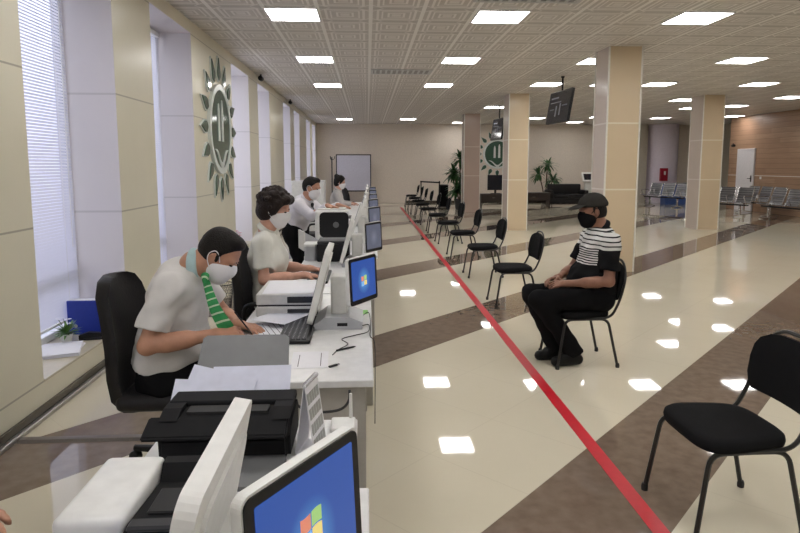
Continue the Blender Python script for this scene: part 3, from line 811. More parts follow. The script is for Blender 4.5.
# ------------------------------------------------------------------ printers
# grey two-layer printer
t = thing('desktop_printer', 'low grey and white printer behind the keyboard, sheet of paper on top', 'printer', (-.415, 3.31, DZ))
bm = NB(); box(bm, -.17, .15, -.20, .20, .004, .062, .008, 2); obj('paper_cassette', bm, 'off_white', t)
bm = NB(); box(bm, -.17, .15, -.20, .20, .070, .128, .008, 2); obj('upper_body', bm, 'off_white', t)
bm = NB(); box(bm, -.16, .14, -.19, .19, .060, .072); obj('gap', bm, 'plastic_black', t)
bm = NB(); box(bm, -.01, .152, -.203, -.17, .012, .052, .006, 1); box(bm, -.01, .152, -.203, -.17, .078, .118, .006, 1); obj('side_recess', bm, 'plastic_dark', t)
paper(-.425, 3.31, .27, .36, .04, 'white paper lying on top of the low grey printer', z=DZ+.129)

# black inkjet with rear feed
IP = (-.388, 1.62, DZ)
t = thing('inkjet_printer', 'black inkjet printer with paper in its rear feed on the nearest desk end', 'printer', IP)
bm = NB(); prism(bm, [(-.075, .010), (.13, .010), (.14, .095), (.11, .125), (-.03, .118), (-.08, .085)], .35, frame_T((-.172, 0, 0), (0, 1, 0), (0, 0, 1), (1, 0, 0)))
bmesh.ops.bevel(bm, geom=bm.edges[:], offset=.014, segments=3, affect='EDGES'); obj('body', bm, 'printer_black', t, smooth=True)
bm = NB(); prism(bm, [(-.07, .084), (-.105, .086), (-.10, .096), (-.03, .122), (-.02, .115)], .375, frame_T((-.205, 0, 0), (0, 1, 0), (0, 0, 1), (1, 0, 0))); bmesh.ops.bevel(bm, geom=bm.edges[:], offset=.004, segments=2, affect='EDGES'); obj('output_cover', bm, 'printer_black', t)
bm = NB(); box(bm, -.11, .11, -.015, .03, .119, .128); obj('feed_slot', bm, 'rubber', t)
bm = NB(); prism(bm, [(-.05, .118), (.12, .118), (.12, .132), (.0, .134)], .05, frame_T((-.175, 0, 0), (0, 1, 0), (0, 0, 1), (1, 0, 0))); prism(bm, [(-.05, .118), (.12, .118), (.12, .132), (.0, .134)], .05, frame_T((.125, 0, 0), (0, 1, 0), (0, 0, 1), (1, 0, 0))); box(bm, -.175, .175, .04, .125, .118, .136, .006, 2); obj('feed_guard', bm, 'printer_black', t)
bm = NB(); box(bm, -.16, .16, -.06, .12, .001, .012); obj('foot', bm, 'rubber', t)
bm = NB(); prism(bm, rrect(.21, .17, .03), .012, frame_T((.065, -.150, .018), (1, 0, 0), (0, 1, 0), (0, 0, 1))); obj('output_tray', bm, 'plastic_mid', t)
n = V3((0, -math.cos(.75), math.sin(.75)))
T = panel_T((-.008, .245, .158), n)
bm = NB(); q = [(-.150, -.13), (.150, -.13), (.138, .105), (.126, .115), (-.126, .115), (-.138, .105)]; prism(bm, q, .008, T); obj('paper_support', bm, 'plastic_mid', t)
PS = [((.035, .150, .148), .01, .235, .105, 'tilted white sheet in the rear feed of the black printer, widest and highest'), ((-.055, .134, .141), -.25, .20, .10, 'tilted white sheet set askew in the rear feed, in front of the widest sheet'), ((-.125, .124, .132), -.05, .13, .075, 'lowest tilted white sheet at the window end of the rear feed')]
for c, roll, ww, hh, lab in PS:
    o = thing('paper_sheet', lab, 'paper', IP); Tq = panel_T(c, V3((0, -math.cos(.7), math.sin(.7)))) @ Matrix.Rotation(roll, 4, 'Z')
    bm = NB(); prism(bm, [(-ww/2, -hh/2), (ww/2, -hh/2), (ww/2, hh/2), (-ww/2, hh/2)], .0012, Tq); obj('sheet', bm, 'paper_blue', o)

# white laser printer nearest the camera
t = thing('laser_printer', 'white printer with open black paper recess on the nearest desk', 'printer', (-.44, 1.175, DZ-.0))
bm = NB(); box(bm, -.145, -.015, -.112, .140, .10, .152, .014, 3); obj('lid', bm, 'white_plastic', t, smooth=True)
bm = NB(); box(bm, -.145, .11, -.125, .14, .0, .098, .012, 2); obj('body', bm, 'off_white', t, smooth=True)
bm = NB(); prism(bm, [(-.115, .10), (-.115, .128), (-.10, .132), (.08, .118), (.105, .150), (.135, .15), (.135, .1)], .115, frame_T((-.012, 0, 0), (0, 1, 0), (0, 0, 1), (1, 0, 0))); obj('paper_recess', bm, 'printer_black', t)
bm = NB(); box(bm, .01, .085, -.06, .03, .124, .134, .003, 1, T=None); obj('paper_guide', bm, 'plastic_black', t)
bm = NB(); box(bm, -.006, .1, -.122, -.09, .130, .142, .004, 1); obj('flap', bm, 'plastic_dark', t)

# tent calendar
t = thing('desk_calendar', 'white tent calendar with grey grid standing behind the large customer display', 'calendar', (-.163, 1.64, DZ), -.25)
bm = NB(); a, h, L = .028, .20, .052
for s in (-1, 1):
    T = frame_T((s*a, 0, .001), (0, s*1., 0), (-s*a/h, 0, 1), V3((1*s, 0, a/h)).normalized()); prism(bm, [(-L, 0), (L, 0), (L, h), (-L, h)], .0015, T)
box(bm, -a, a, -L, L, .0, .0015); obj('card', bm, 'paper', t)
for s in (1,):
    T = frame_T((s*a+.002, 0, .001), (0, s*1., 0), (-s*a/h, 0, 1), V3((s, 0, a/h)).normalized())
    bm = NB()
    for i in range(5):
        for j in range(4):
            x0 = -L+.006+i*.0186; y0 = .014+j*.043; prism(bm, [(x0, y0), (x0+.014, y0), (x0+.014, y0+.03), (x0, y0+.03)], .001, T)
    obj('date_grid', bm, 'calendar_grey', t)
bm = NB()
for i in range(14): 
    yy = -L+.006+i*.0072; tube(bm, [(0+.007*math.cos(k*PI/3), yy, h+.007*math.sin(k*PI/3)) for k in range(6)], .001, 4, close=True)
obj('spiral', bm, 'steel', t)

# small wifi router with one antenna
t = thing('wifi_router', 'small white router with one upright antenna at the far end of the near desk', 'router', (-.085, 1.745, DZ))
bm = NB(); box(bm, -.03, .045, -.03, .06, .001, .02, .006, 2); obj('body', bm, 'white_plastic', t)
bm = NB(); tube(bm, [(.030, .05, .018), (.030, .054, .045), (.030, .056, .095)], [.006, .0055, .0045], 8); obj('antenna', bm, 'white_plastic', t)

# white printer with black front (mid row)
t = thing('office_printer', 'white office printer with rounded black front and grey round mark', 'printer', (-.375, 6.58, DZ))
bm = NB(); box(bm, -.185, .165, -.17, .2, .005, .32, .03, 3); obj('body', bm, 'white_plastic', t, smooth=True)
bm = NB(); T = frame_T((.02, -.168, .165), (1, 0, 0), (0, 0, 1), (0, -1, 0)); prism(bm, rrect(.31, .27, .05), .008, T); obj('front_panel', bm, 'plastic_black', t)
bm = NB(); prism(bm, [(.032*math.cos(2*PI*i/24)+.02, .032*math.sin(2*PI*i/24)) for i in range(24)], .004, T @ Matrix.Translation((0, 0, .008))); obj('round_mark', bm, 'plastic_mid', t)
bm = NB(); box(bm, -.16, .14, -.14, .17, .32, .332, .005, 1); obj('scanner_lid', bm, 'off_white', t)
# grey document cradle and black box in front of it, white bin
t = thing('document_tray', 'grey sloping paper tray in front of the white printer with black front', 'paper tray', (-.50, 5.75, DZ), .3)
bm = NB(); prism(bm, [(-.13, 0), (.17, 0), (.17, .012), (-.12, .17), (-.13, .165)], .23, frame_T((0, .115, 0), (1, 0, 0), (0, 0, 1), (0, -1, 0))); obj('body', bm, 'plastic_grey', t)
bm = NB(); box(bm, -.14, -.12, -.12, .12, .0, .18, .003, 1); obj('rim', bm, 'off_white', t)
t = thing('scanner', 'black scanner on the desk beyond the hands of the curly-haired clerk', 'scanner', (-.25, 5.08, DZ))
bm = NB(); box(bm, -.17, .10, -.14, .14, .001, .15, .012, 2); obj('body', bm, 'plastic_black', t, smooth=True)
bm = NB(); box(bm, -.165, .095, -.135, .135, .15, .175, .008, 2); obj('lid', bm, 'plastic_dark', t, smooth=True)
t = thing('storage_tub', 'pale grey lidded tub on the desk left of the black scanner', 'tub', (-.48, 5.12, DZ))
bm = NB(); prism(bm, rrect(.10, .2, .02), .12, Matrix.Translation((0, 0, .001))); obj('body', bm, 'plastic_grey', t)
bm = NB(); prism(bm, rrect(.112, .212, .022), .018, Matrix.Translation((0, 0, .121))); obj('lid', bm, 'white_plastic', t)

# ------------------------------------------------------------------ windowsill things
t = thing('box_file', 'blue box file standing on the low windowsill behind the near office chair', 'box file', (-2.19, 4.78, .223))
bm = NB(); box(bm, -.165, .165, -.045, .045, 0, .27, .004, 1); obj('case', bm, 'blue_box', t)
bm = NB(); box(bm, -.16, .16, -.036, .036, .2705, .2725); obj('page_block', bm, 'paper', t)
bm = NB(); lathe(bm, [(.012, 0), (.014, .002), (.014, .004)], 14); bmesh.ops.transform(bm, matrix=frame_T((-.1, -.046, .07), (1, 0, 0), (0, 0, 1), (0, -1, 0)), verts=bm.verts[:]); obj('finger_ring', bm, 'steel', t)
t = thing('stapler', 'dark hand stapler on the windowsill in front of the blue box file', 'stapler', (-2.11, 4.60, .223), .2)
bm = NB(); box(bm, -.09, .09, -.022, .022, 0, .012, .004, 1); obj('base', bm, 'plastic_black', t); bm = NB(); prism(bm, [(-.09, .012), (.09, .022), (.092, .045), (-.02, .06), (-.09, .04)], .04, frame_T((0, .02, 0), (1, 0, 0), (0, 0, 1), (0, -1, 0))); obj('arm', bm, 'plastic_black', t)

def leafblade(bm, base, d, L, w, droop, mi=0, n=5, fold=.15):
    d = V3(d).normalized(); s = d.cross(V3((0, 0, 1)))
    s = s.normalized() if s.length > .01 else V3((1, 0, 0))
    pr = None; p = V3(base); cur = d.copy()
    for i in range(n+1):
        t = i/n; hw = w*(math.sin(PI*min(1, t*.92+.08))**.8)*.5 if i < n else w*.02
        a = bm.verts.new(p-s*hw+V3((0, 0, fold*hw))); c = bm.verts.new(p); b = bm.verts.new(p+s*hw+V3((0, 0, fold*hw)))
        if pr:
            for q in ((pr[0], pr[1], c, a), (pr[1], pr[2], b, c)):
                f = bm.faces.new(q); f.material_index = mi
        pr = (a, c, b); cur = (cur+V3((0, 0, -droop/n))).normalized(); p = p+cur*(L/n)
def pot(t, r, h, m, rim=True):
    bm = NB(); lathe(bm, [(r*.72, 0), (r*.78, .01), (r, h*.88), (r*1.06, h*.9), (r*1.06, h), (r*.93, h), (r*.9, h*.9)], 24); obj('pot', bm, m, t, smooth=True)
    bm = NB(); lathe(bm, [(r*.92, h*.86), (r*.5, h*.9)], 16); obj('soil', bm, 'soil', t)
# little flowering plant
t = thing('potted_plant', 'small green plant with white blossoms on the windowsill beside the blue box file', 'plant', (-2.26, 4.52, .223))
pot(t, .045, .07, 'pot_white'); bm = NB()
for i in range(70):
    a = random.uniform(0, 2*PI); e = random.uniform(.15, 1.3)
    leafblade(bm, (0, 0, .065), (math.cos(a)*math.cos(e), math.sin(a)*math.cos(e), math.sin(e)), random.uniform(.07, .13), .018, .7)
o = obj('foliage', bm, 'leaf_light', t)
for i in range(7):
    a = random.uniform(0, 2*PI); r = random.uniform(.02, .085); z = random.uniform(.11, .19); bm = NB()
    tube(bm, [(0, 0, .07), (r*.6*math.cos(a), r*.6*math.sin(a), z*.8), (r*math.cos(a), r*math.sin(a), z)], .0015, 5); s = obj('stem', bm, 'leaf', t); bm = NB()
    for k in range(6):
        b = 2*PI*k/6; leafblade(bm, (r*math.cos(a), r*math.sin(a), z), (math.cos(b), math.sin(b), .5), .022, .014, .3, n=3)
    obj('blossom', bm, 'flower_white', s)
# red flower on a farther sill
t = thing('potted_plant', 'small potted plant with red blossoms on the windowsill above the bowed clerk', 'plant', (-2.14, 9.95, .223))
pot(t, .05, .08, 'pot_white'); bm = NB()
for i in range(24):
    a = random.uniform(0, 2*PI); e = random.uniform(.2, 1.2); leafblade(bm, (0, 0, .07), (math.cos(a)*math.cos(e), math.sin(a)*math.cos(e), math.sin(e)), random.uniform(.06, .11), .03, .6)
obj('foliage', bm, 'leaf', t)
for i in range(8):
    a = random.uniform(0, 2*PI); r = random.uniform(.01, .07); z = random.uniform(.15, .25); bm = NB(); tube(bm, [(0, 0, .07), (r*math.cos(a), r*math.sin(a), z)], .002, 5); s = obj('stem', bm, 'leaf', t); bm = NB()
    for k in range(6):
        b = 2*PI*k/6; leafblade(bm, (r*math.cos(a), r*math.sin(a), z), (math.cos(b), math.sin(b), .3), .035, .03, .2, n=3)
    obj('blossom', bm, 'flower_red', s)
# mesh waste bin
t = thing('waste_bin', 'black wire mesh waste bin on the floor beyond the clerk with the green tie', 'bin', (-1.56, 6.45, 0))
bm = NB(); n = 36
for k in range(n):
    a = 2*PI*k/n
    for s in (-1, 1):
        pts = [((.085+.03*q/6)*math.cos(a+s*q*.12), (.085+.03*q/6)*math.sin(a+s*q*.12), .01+.27*q/6) for q in range(7)]; tube(bm, pts, .0017, 4, cap=False)
obj('wire_mesh', bm, 'mesh_black', t)
bm = NB(); tube(bm, [(.116*math.cos(2*PI*k/28), .116*math.sin(2*PI*k/28), .28) for k in range(28)], .006, 6, close=True); obj('rim', bm, 'mesh_black', t, smooth=True)
bm = NB(); lathe(bm, [(.085, 0), (.087, .02), (.082, .02)], 24); obj('base', bm, 'mesh_black', t)

# ------------------------------------------------------------------ steel bench seating
def bench(n, loc, rz, lab, first=None):
    """faces -x locally, row along y"""
    t = thing('steel_bench', lab, 'bench', loc, rz, 'perforated steel beam benches in the waiting area')
    W = .57; L = n*W
    bm = NB(); box(bm, -.05, .03, -L/2, L/2, .335, .375, .004, 1); obj('beam', bm, 'plastic_dark', t)
    prof = [(-.25, .425), (-.23, .44), (-.10, .425), (.10, .41), (.17, .425), (.215, .48), (.27, .66), (.33, .85), (.35, .87)]
    path = smooth_path([(x, 0, z) for x, z in prof], 4)
    for i in range(n):
        yc = -L/2+W*(i+.5); hw = W/2-.045
        bm = NB(); pr = None
        for p in path:
            nn = [bm.verts.new((p.x, yc-hw, p.z)), bm.verts.new((p.x, yc+hw, p.z))]
            if pr: bm.faces.new((pr[0], pr[1], nn[1], nn[0]))
            pr = nn
        bmesh.ops.solidify(bm, geom=bm.faces[:], thickness=.006)
        s = obj('seat', bm, M['perf'], t)
        for sd in (-1, 1):
            bm = NB(); tube(bm, [(p.x, yc+sd*hw, p.z) for p in path], .013, 6); obj('side_bar', bm, 'steel', s, smooth=True)
    for yy in [-L/2+W*i for i in range(n+1)]:
        yy = max(-L/2+.012, min(L/2-.012, yy))
        bm = NB(); tube(bm, fillet([(.12, yy, .37), (.21, yy, .62), (-.17, yy, .63), (-.2, yy, .60), (-.06, yy, .37)], .05), .013, 6); obj('armrest', bm, 'steel', t, smooth=True)
    for yy in (-L/2+.25, L/2-.25):
        bm = NB(); box(bm, -.035, .015, yy-.03, yy+.03, .045, .335, .006, 1); tube(bm, smooth_path([(-.30, yy, .014), (-.18, yy, .035), (-.01, yy, .06), (.16, yy, .035), (.28, yy, .014)], 4), .016, 8); obj('leg', bm, 'steel', t, smooth=True)
    return t
bench(3, (11.0, 21.75, 0), .42, 'steel three-seat bench seen between the thick pillar and the slim far pillar')
bench(3, (10.95, 18.0, 0), .42, 'steel bench in front of the white door, beside the slim far pillar')
bench(4, (11.75, 15.9, 0), .12, 'largest steel bench, at the frame edge, with its curved foot in view')
bench(3, (12.3, 18.3, 0), .05, 'steel bench half hidden behind the largest one, against the plank wall')

# ------------------------------------------------------------------ hanging screens
def hang(x, y, zc, rz, lab):
    t = thing('hanging_screen', lab, 'screen', (x, y, 0), rz, 'black information screens hanging from the ceiling')
    T = panel_T((0, -.05, zc), V3((0, -1, .16)))
    bm = NB(); prism(bm, rrect(1.02, .60, .012), .05, T @ Matrix.Translation((0, 0, -.05))); obj('housing', bm, 'plastic_black', t)
    bm = NB(); prism(bm, rrect(.98, .56, .006), .002, T); s = obj('screen', bm, 'screen_off', t)
    bm = NB()
    for x0, x1, y0, y1 in ((-.4, -.05, .16, .19), (-.4, .1, .08, .1), (-.12, -.06, -.18, .02), (.05, .11, -.16, .06), (.16, .4, .0, .02), (-.4, -.2, -.05, -.03)):
        prism(bm, [(x0, y0), (x1, y0), (x1, y1), (x0, y1)], .001, T @ Matrix.Translation((0, 0, .002)))
    obj('faint_lettering', bm, 'screen_text', s)
    bm = NB(); tube(bm, [(0, .02, zc+.1), (0, .02, CZ-.01)], .018, 10); obj('pole', bm, 'plastic_black', t, smooth=True)
    bm = NB(); lathe(bm, [(.03, CZ-.03), (.035, CZ-.001)], 16, (0, .02, 0)); obj('ceiling_plate', bm, 'plastic_black', t)
    bm = NB(); box(bm, -.1, .1, -.03, .04, zc-.1, zc+.14, .004, 1); obj('bracket', bm, 'plastic_black', t)
hang(3.65, 11.3, 2.64, -1.49, 'black screen hanging from the ceiling between the two larger pillars')
hang(3.70, 16.9, 2.55, -1.49, 'black screen hanging from the ceiling, mostly hidden behind a pillar')

# ------------------------------------------------------------------ far end furniture
def dracaena(name, loc, lab, H_, crowns, spread, nl, LL, ww):
    t = thing(name, lab, 'plant', loc); pot(t, .2, .36, 'pot_dark')
    for k, (dx, dy, h) in enumerate(crowns):
        bm = NB(); tube(bm, smooth_path([(dx*.2, dy*.2, .3), (dx*.5, dy*.5, h*.6), (dx, dy, h)], 5), .022, 8); s = obj('trunk', bm, 'bark', t, smooth=True)
        bm = NB()
        for i in range(nl):
            a = random.uniform(0, 2*PI); e = random.uniform(-.2, 1.35)
            leafblade(bm, (dx, dy, h-.1*random.random()), (math.cos(a)*math.cos(e), math.sin(a)*math.cos(e), math.sin(e)), LL*random.uniform(.7, 1.1), ww, random.uniform(.8, 1.7), n=6)
        obj('foliage', bm, 'leaf', s)
dracaena('potted_palm', (7.1, 23.6, 0), 'bushy potted palm behind the black sofa, in front of the far wall', 1.7, [(.05, 0, 1.55), (-.28, .05, 1.2), (.28, -.05, .98)], .3, 44, .5, .09)
dracaena('potted_palm', (3.26, 21.0, 0), 'tall leafy potted palm beside the third pillar from the camera', 1.9, [(.0, 0, 1.75), (-.2, .1, 1.25), (.1, -.1, .95), (-.12, -.15, .7)], .3, 64, .52, .09)
def sofa(loc, rz, W_, lab):
    t = thing('leather_sofa', lab, 'sofa', loc, rz); h = W_/2
    bm = NB(); box(bm, -h, h, -.38, .38, .08, .30, .02, 2); obj('base', bm, 'leather_black', t, smooth=True)
    for i in range(2):
        bm = NB(); x0 = -h+.16+i*(W_-.32)/2; box(bm, x0+.005, x0+(W_-.32)/2-.005, -.38, .22, .30, .44, .04, 3); obj('seat_cushion', bm, 'leather_black', t, smooth=True)
    bm = NB(); box(bm, -h+.1, h-.1, .2, .40, .28, .82, .05, 3); obj('backrest', bm, 'leather_black', t, smooth=True)
    for s in (-1, 1):
        bm = NB(); a, b = sorted((s*h, s*(h-.16))); box(bm, a, b, -.38, .40, .28, .60, .04, 3); obj('armrest', bm, 'leather_black', t, smooth=True)
    for sx in (-1, 1):
        for sy in (-1, 1):
            bm = NB(); lathe(bm, [(.02, 0), (.025, .085)], 10, (sx*(h-.1), sy*.3, 0)); obj('leg', bm, 'steel', t)
sofa((7.65, 22.75, 0), 0, 1.5, 'black leather sofa at the far end in front of the bushy palm')
def lowtable(loc, W_, D_, H_, lab, m='dark_wood', name='low_table'):
    t = thing(name, lab, 'table' if name == 'low_table' else 'cabinet', loc)
    bm = NB(); box(bm, -W_/2, W_/2, -D_/2, D_/2, H_-.05, H_, .006, 1); obj('tabletop', bm, m, t)
    for s in (-1, 1):
        bm = NB(); a, b = sorted((s*(W_/2-.02), s*(W_/2-.06))); box(bm, a, b, -D_/2+.03, D_/2-.03, 0, H_-.05, .004, 1); obj('side_panel', bm, m, t)
    bm = NB(); box(bm, -W_/2+.06, W_/2-.06, -D_/2+.05, -D_/2+.07, H_*.45, H_-.05, .003, 1); d = obj('drawer', bm, m, t)
    bm = NB(); box(bm, -.06, .06, -D_/2+.035, -D_/2+.05, H_*.68, H_*.71, .002, 1); obj('handle', bm, 'steel', d)
    bm = NB(); box(bm, -W_/2+.06, W_/2-.06, D_/2-.05, D_/2-.03, .12, H_-.05); obj('back_panel', bm, m, t)
lowtable((6.20, 22.3, 0), 1.3, .5, .52, 'long low black table left of the black sofa')
lowtable((4.72, 22.4, 0), 1.0, .5, .48, 'dark wooden cabinet carrying the black monitor under the far emblem', name='low_cabinet')
t = thing('monitor', 'black monitor on the dark cabinet below the far wall emblem', 'monitor', (4.82, 22.4, .48), .0)
bm = NB(); box(bm, -.3, .3, -.02, .03, .13, .70, .008, 1); obj('housing', bm, 'plastic_black', t)
bm = NB(); box(bm, -.28, .28, -.022, -.02, .15, .68); obj('screen', bm, 'screen_off', t)
bm = NB(); box(bm, -.04, .04, -.0, .04, .02, .2, .004, 1); box(bm, -.18, .18, -.1, .1, 0, .02, .004, 1); obj('stand', bm, 'plastic_black', t)
# white kiosk
t = thing('info_kiosk', 'white standing kiosk with dark tilted screen beside the thick pillar, at the far wall', 'kiosk', (8.85, 23.7, 0))
bm = NB(); prism(bm, rrect(.5, .4, .04), .03); obj('base', bm, 'white_plastic', t)
bm = NB(); prism(bm, [(-.09, .03), (.09, .03), (.05, .95), (-.05, .95)], .22, frame_T((-.11, .05, 0), (0, 1, 0), (0, 0, 1), (1, 0, 0))); obj('column', bm, 'white_plastic', t)
T = panel_T((0, -.06, 1.08), V3((0, -.85, .5))); bm = NB(); prism(bm, rrect(.52, .42, .03), .06, T @ Matrix.Translation((0, 0, -.06))); h = obj('head', bm, 'white_plastic', t)
bm = NB(); prism(bm, rrect(.40, .28, .01), .003, T); obj('screen', bm, 'screen_off', h)
# whiteboard on a stand at the far end
t = thing('whiteboard', 'large pale board in a black frame standing before the far wall beyond the desks', 'board', (-.53, 23.9, 0))
bm = NB(); box(bm, -.66, .66, -.012, .012, .55, 1.94); obj('board', bm, 'whiteboard', t)
for nm, q in (('frame', (-.69, -.655, -.02, .02, .5, 1.97)), ('frame', (.655, .69, -.02, .02, .5, 1.97)), ('frame', (-.655, .655, -.02, .02, 1.93, 1.97)), ('frame', (-.655, .655, -.02, .02, .5, .55))):
    bm = NB(); box(bm, *q, .004, 1); obj(nm, bm, 'plastic_black', t)
for s in (-1, 1):
    bm = NB(); tube(bm, [(s*.67, 0, .5), (s*.67, 0, .03)], .016, 8); tube(bm, [(s*.67, -.28, .02), (s*.67, .28, .02)], .016, 8); obj('leg', bm, 'plastic_black', t)
t = thing('coat_stand', 'thin dark upright stand next to the pale framed board', 'stand', (-1.40, 24.25, 0))
bm = NB(); tube(bm, [(0, 0, .02), (0, 0, 1.86)], .022, 10); obj('pole', bm, 'plastic_black', t)
bm = NB(); lathe(bm, [(.17, 0), (.17, .02), (.03, .04)], 20); obj('base', bm, 'plastic_black', t)
for k in range(3):
    a = 2*PI*k/3; bm = NB(); tube(bm, smooth_path([(0, 0, 1.76), (.09*math.cos(a), .09*math.sin(a), 1.79), (.12*math.cos(a), .12*math.sin(a), 1.9)], 4), .012, 6); obj('hook', bm, 'plastic_black', t)
# rail and dark cabinet by the tall palm
t = thing('barrier_rail', 'dark metal rail frame behind the farthest visitor chairs', 'rail', (2.26, 21.5, 0))
for s in (-1, 1):
    bm = NB(); tube(bm, [(s*.33, 0, .02), (s*.33, 0, .98)], .022, 8); lathe(bm, [(.09, 0), (.09, .015), (.03, .03)], 14, (s*.33, 0, 0)); obj('post', bm, 'plastic_black', t)
bm = NB(); tube(bm, [(-.36, 0, .96), (.36, 0, .92)], .026, 8); obj('top_rail', bm, 'plastic_black', t)
t = thing('speaker_cabinet', 'dark upright box standing beside the tall palm near the third pillar', 'cabinet', (2.79, 21.9, 0))
bm = NB(); box(bm, -.16, .16, -.16, .16, .02, .84, .012, 2); obj('body', bm, 'plastic_dark', t); bm = NB(); box(bm, -.14, .14, -.165, -.159, .06, .8, .003, 1); obj('front_grille', bm, 'fabric_black', t)
# red fire cabinet and blue counter
t = thing('fire_cabinet', 'red fire hose cabinet on the rounded daylit wall behind the benches', 'fire cabinet', (12.10, 23.98, 0))
bm = NB(); box(bm, -.14, .16, -.02, .1, .90, 1.42, .008, 1); obj('case', bm, 'red_cabinet', t)
bm = NB(); box(bm, -.12, .14, -.032, -.021, .93, 1.39, .005, 1); d = obj('door', bm, 'red_cabinet', t)
bm = NB(); box(bm, -.02, .06, -.034, -.0325, 1.15, 1.3); obj('sign', bm, 'white_plastic', d)
t = thing('counter', 'low blue counter behind the steel bench under the red fire cabinet', 'counter', (12.15, 23.1, 0))
bm = NB(); box(bm, -.5, .5, -.2, .2, 0, .80, .01, 1); obj('body', bm, 'blue_counter', t); bm = NB(); box(bm, -.54, .54, -.24, .24, .80, .84, .006, 1); obj('top', bm, 'plastic_dark', t)
# security cameras
def seccam(x, y, z, lab, d):
    t = thing('security_camera', lab, 'camera', (x, y, z), d, 'small dark security cameras')
    bm = NB(); box(bm, -.015, .015, -.015, .015, -.05, .0, .003, 1); obj('mount_bracket', bm, 'plastic_black', t)
    bm = NB(); lathe(bm, [(.02, -.07), (.045, -.06), (.045, .05), (.03, .06)], 16); bmesh.ops.transform(bm, matrix=Matrix.Translation((0, 0, -.075)) @ Matrix.Rotation(PI/2, 4, 'X'), verts=bm.verts[:]); b = obj('housing', bm, 'plastic_black', t, smooth=True)
    bm = NB(); lathe(bm, [(.026, .0), (.022, .012)], 14); bmesh.ops.transform(bm, matrix=Matrix.Translation((0, -.07+.14, -.075)) @ Matrix.Rotation(-PI/2, 4, 'X'), verts=bm.verts[:]); obj('lens', bm, 'screen_off', b)
seccam(-1.93, 11.35, CZ-.002, 'dark security camera at the ceiling edge over the third window', PI)
seccam(-1.93, 15.6, CZ-.002, 'dark security camera at the ceiling edge farther along the window wall', PI)
seccam(XR-.06, 20.6, 2.3, 'dark security camera at the end of the plank wall', PI)
# white storage cabinet among the desks
t = thing('storage_cabinet', 'white cabinet standing behind the empty office chair at the far windows', 'cabinet', (-1.02, 10.6, 0))
bm = NB(); box(bm, -.28, .28, -.2, .2, .04, 1.28, .004, 1); obj('body', bm, 'desk_white', t)
for s in (-1, 1):
    bm = NB(); a, b = sorted((s*.006, s*.275)); box(bm, a, b, -.216, -.201, .06, 1.26, .003, 1); d = obj('door', bm, 'white_plastic', t); bm = NB(); box(bm, s*.03-.006, s*.03+.006, -.232, -.217, .6, .74, .002, 1); obj('handle', bm, 'steel', d)
bm = NB(); box(bm, -.27, .27, -.18, .19, 0, .04); obj('plinth', bm, 'plastic_black', t)

# ------------------------------------------------------------------ people: smooth blended surfaces extracted with surface nets
def nv(a): return np.array(a, float)
def unit(a): a = nv(a); return a/np.linalg.norm(a)

